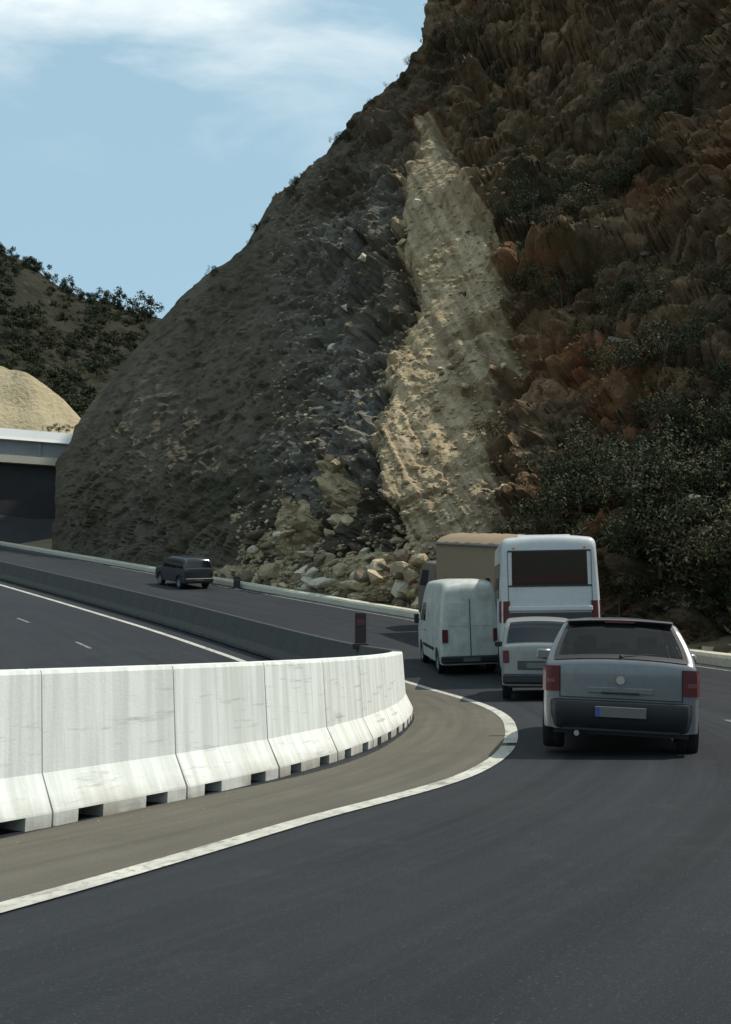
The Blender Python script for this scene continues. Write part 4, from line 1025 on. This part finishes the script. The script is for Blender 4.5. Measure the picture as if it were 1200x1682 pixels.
SH = {m: [proto('shrub', 'foliage', 50 + i + 7 * k, 1500, .62, .5, .034, m, .5, 1.0, .035) for i in range(3)] for k, m in enumerate(('dark_leaf', 'olive_leaf', 'dry_leaf'))}
TR = [proto('hill_tree', 'crown', 90 + i, 1300, .62, .62, .06, 'dark_leaf', .52, 1.0, .05) for i in range(4)]
def plant(pr, p, size, label, cat, group, zs=1.0, trunk='stem'):
    nm, part, cm, sm = pr; e = empty(nm, p, label, cat, group, random.uniform(0, 6.28)); e.scale = (size, size, size * zs)
    link(bpy.data.objects.new(part, cm), e); link(bpy.data.objects.new(trunk, sm), e); return e
rnd = random.Random(11); cnt = 0
def veg_at(px, py):
    d = (PX - px) ** 2 + (PY - py) ** 2; i, j = np.unravel_index(d.argmin(), d.shape); return veg[i, j], tanm[i, j]
tries = 0
while cnt < 170 and tries < 6000:
    tries += 1; px = rnd.uniform(700, 1290); py = rnd.uniform(-60, 1010)
    if py > foot(px) - 15: continue
    v1, t1 = veg_at(px, py)
    if t1 > .4 or rnd.random() > v1 * .9 + .03: continue
    p, n_ = on_cliff(px, py); m = rnd.choice(['dark_leaf', 'dark_leaf', 'dark_leaf', 'olive_leaf', 'dry_leaf']) if v1 > .4 else rnd.choice(['olive_leaf', 'dry_leaf', 'dry_leaf', 'dark_leaf'])
    big = rnd.uniform(.9, 2.6) * (1.0 if v1 > .4 else .65)
    kind = {'dark_leaf': 'dark green bush', 'olive_leaf': 'olive green bush', 'dry_leaf': 'dry brown bush'}[m]
    where = 'on the right-hand slope'
    sz_ = 'small ' if big < 1.0 else ('large ' if big > 1.9 else 'middling ')
    plant(rnd.choice(SH[m]), p - n_ * .1, big, sz_ + kind + ' on the slope, ' + high_word(py) + ' ' + side_word(px), 'bush', kind.replace('bush', 'bushes') + ' ' + where); cnt += 1
for k in range(30):       # sparse scrub along the skyline of the ridge and the grey flank
    py = rnd.uniform(10, 520); px = float(L_of(py)) + rnd.uniform(2, 16); p, n_ = on_cliff(px, py)
    plant(rnd.choice(SH['dark_leaf']), p - Vector((0, 0, .35)), rnd.uniform(.5, 1.1), 'low dark bush on the steep ridge skyline, ' + high_word(py) + (' under the cloud' if py < 200 else ' above the grey flank' if py < 400 else ' near the far hill'), 'bush', 'bushes along the ridge skyline')
for k in range(22):
    px = rnd.uniform(150, 600); py = rnd.uniform(float(np.interp(px, silx[::-1] if 0 else np.sort(silx), sily[np.argsort(silx)])) + 30, foot(px) - 20); p, n_ = on_cliff(px, py)
    plant(rnd.choice(SH['dry_leaf'] + SH['olive_leaf']), p - Vector((0, 0, .1)), rnd.uniform(.6, 1.1), 'small dry bush on the dark grey flank, ' + high_word(py) + (' near the overpass' if px < 260 else ' above the dark car' if px < 400 else ' left of the stony band' if px < 500 else ' in the stony band'), 'bush', 'bushes on the grey flank')
def hill_pt(px, t):
    b = float(np.interp(px, [c[0] for c in crest], [c[1] for c in crest])); py = b + (905 - b) * t; return at(px, py, 300 - 195 * t ** .8)
tl = {232: 'tallest dark tree standing on the skyline notch beside the ridge', 185: 'rounded dark tree on the hill skyline left of the tallest one'}
for px, sz in ((2, 4.5), (20, 3.6), (42, 4.0), (62, 4.6), (78, 3.4), (98, 5.0), (112, 3.6), (132, 3.0), (150, 3.8), (168, 4.6), (185, 5.6), (200, 3.0), (216, 3.2), (232, 7.0), (246, 3.4)):
    p = hill_pt(px, .01); plant(rnd.choice(TR), p - Vector((0, 0, .8)), sz * 1.0, tl.get(px, 'small dark tree on the far hill skyline, ' + ordinal(1 + [2, 20, 42, 62, 78, 98, 112, 132, 150, 168, 185, 200, 216, 232, 246].index(px)) + ' from the left edge'), 'tree', 'trees along the far hill skyline', 1.0, 'trunk')
for k in range(180):
    px = rnd.uniform(-30, 250); t = rnd.uniform(.05, .60); p = hill_pt(px, t)
    plant(rnd.choice(TR), p + Vector((0, -1, 1.0)), rnd.uniform(2.0, 4.2), '%s scrub tree on far hill, %s, %s' % ('low' if k % 2 else 'rounded', 'near the ridge spur' if px > 180 else ('above the sandy bank' if px > 90 else 'by the left edge'), 'just below the skyline' if t < .18 else ('mid slope' if t < .4 else 'low slope')), 'tree', 'scrub trees on the far hill slope', .8, 'trunk')
for px, sz, w_ in ((80, 1.0, 'leftmost'), (96, 1.3, 'middle'), (110, 1.1, 'rightmost')):
    p = at(px, 700, 110.5); plant(rnd.choice(SH['dark_leaf']), p - Vector((0, 0, .7)), sz, 'low dark bush just above the white overpass parapet, %s of three' % w_, 'bush', 'bushes above the overpass', .7)
# dry brush covering: a mass of small leaves
V = []; Fs = []
for _ in range(30000):
    px = rnd.uniform(640, 1300); py = rnd.uniform(-120, 1040)
    i = int(np.clip((1 - (py + 650) / 1720) * NV, 0, NV - 1)); j = int(np.clip((px - L_of(py)) / (XR - L_of(py)) * NU, 0, NU - 1))
    i = int(np.clip(np.searchsorted(-PY[:, j], -py), 0, NV - 1))
    if tanm[i, j] > .35 or rnd.random() > .05 + veg[i, j]: continue
    if noise.noise(Vector(G2[i, j]) * .45) < -.05: continue
    p = Vector(G2[i, j]) + Vector((rnd.uniform(-.2, .2), rnd.uniform(-.2, .2), rnd.uniform(0, .2)))
    for q_ in range(5):
        u = Vector((rnd.gauss(0, .5), rnd.gauss(0, .5), rnd.uniform(.2, 1))).normalized(); w = u.orthogonal().normalized(); s_ = rnd.uniform(.10, .30); k = len(V)
        V += [p - w * .04, p + w * .04, p + u * s_ + w * .015]; Fs.append((k, k + 1, k + 2))
        p = p + Vector((rnd.uniform(-.15, .15), rnd.uniform(-.1, .1), rnd.uniform(-.1, .1)))
o = link(bpy.data.objects.new('dry_brush', meshdata('dry_brush', V, Fs, 'dry_leaf'))); tag(o, 'dry brown brush and grass tufts covering the right-hand slope', 'brush', kind='stuff')
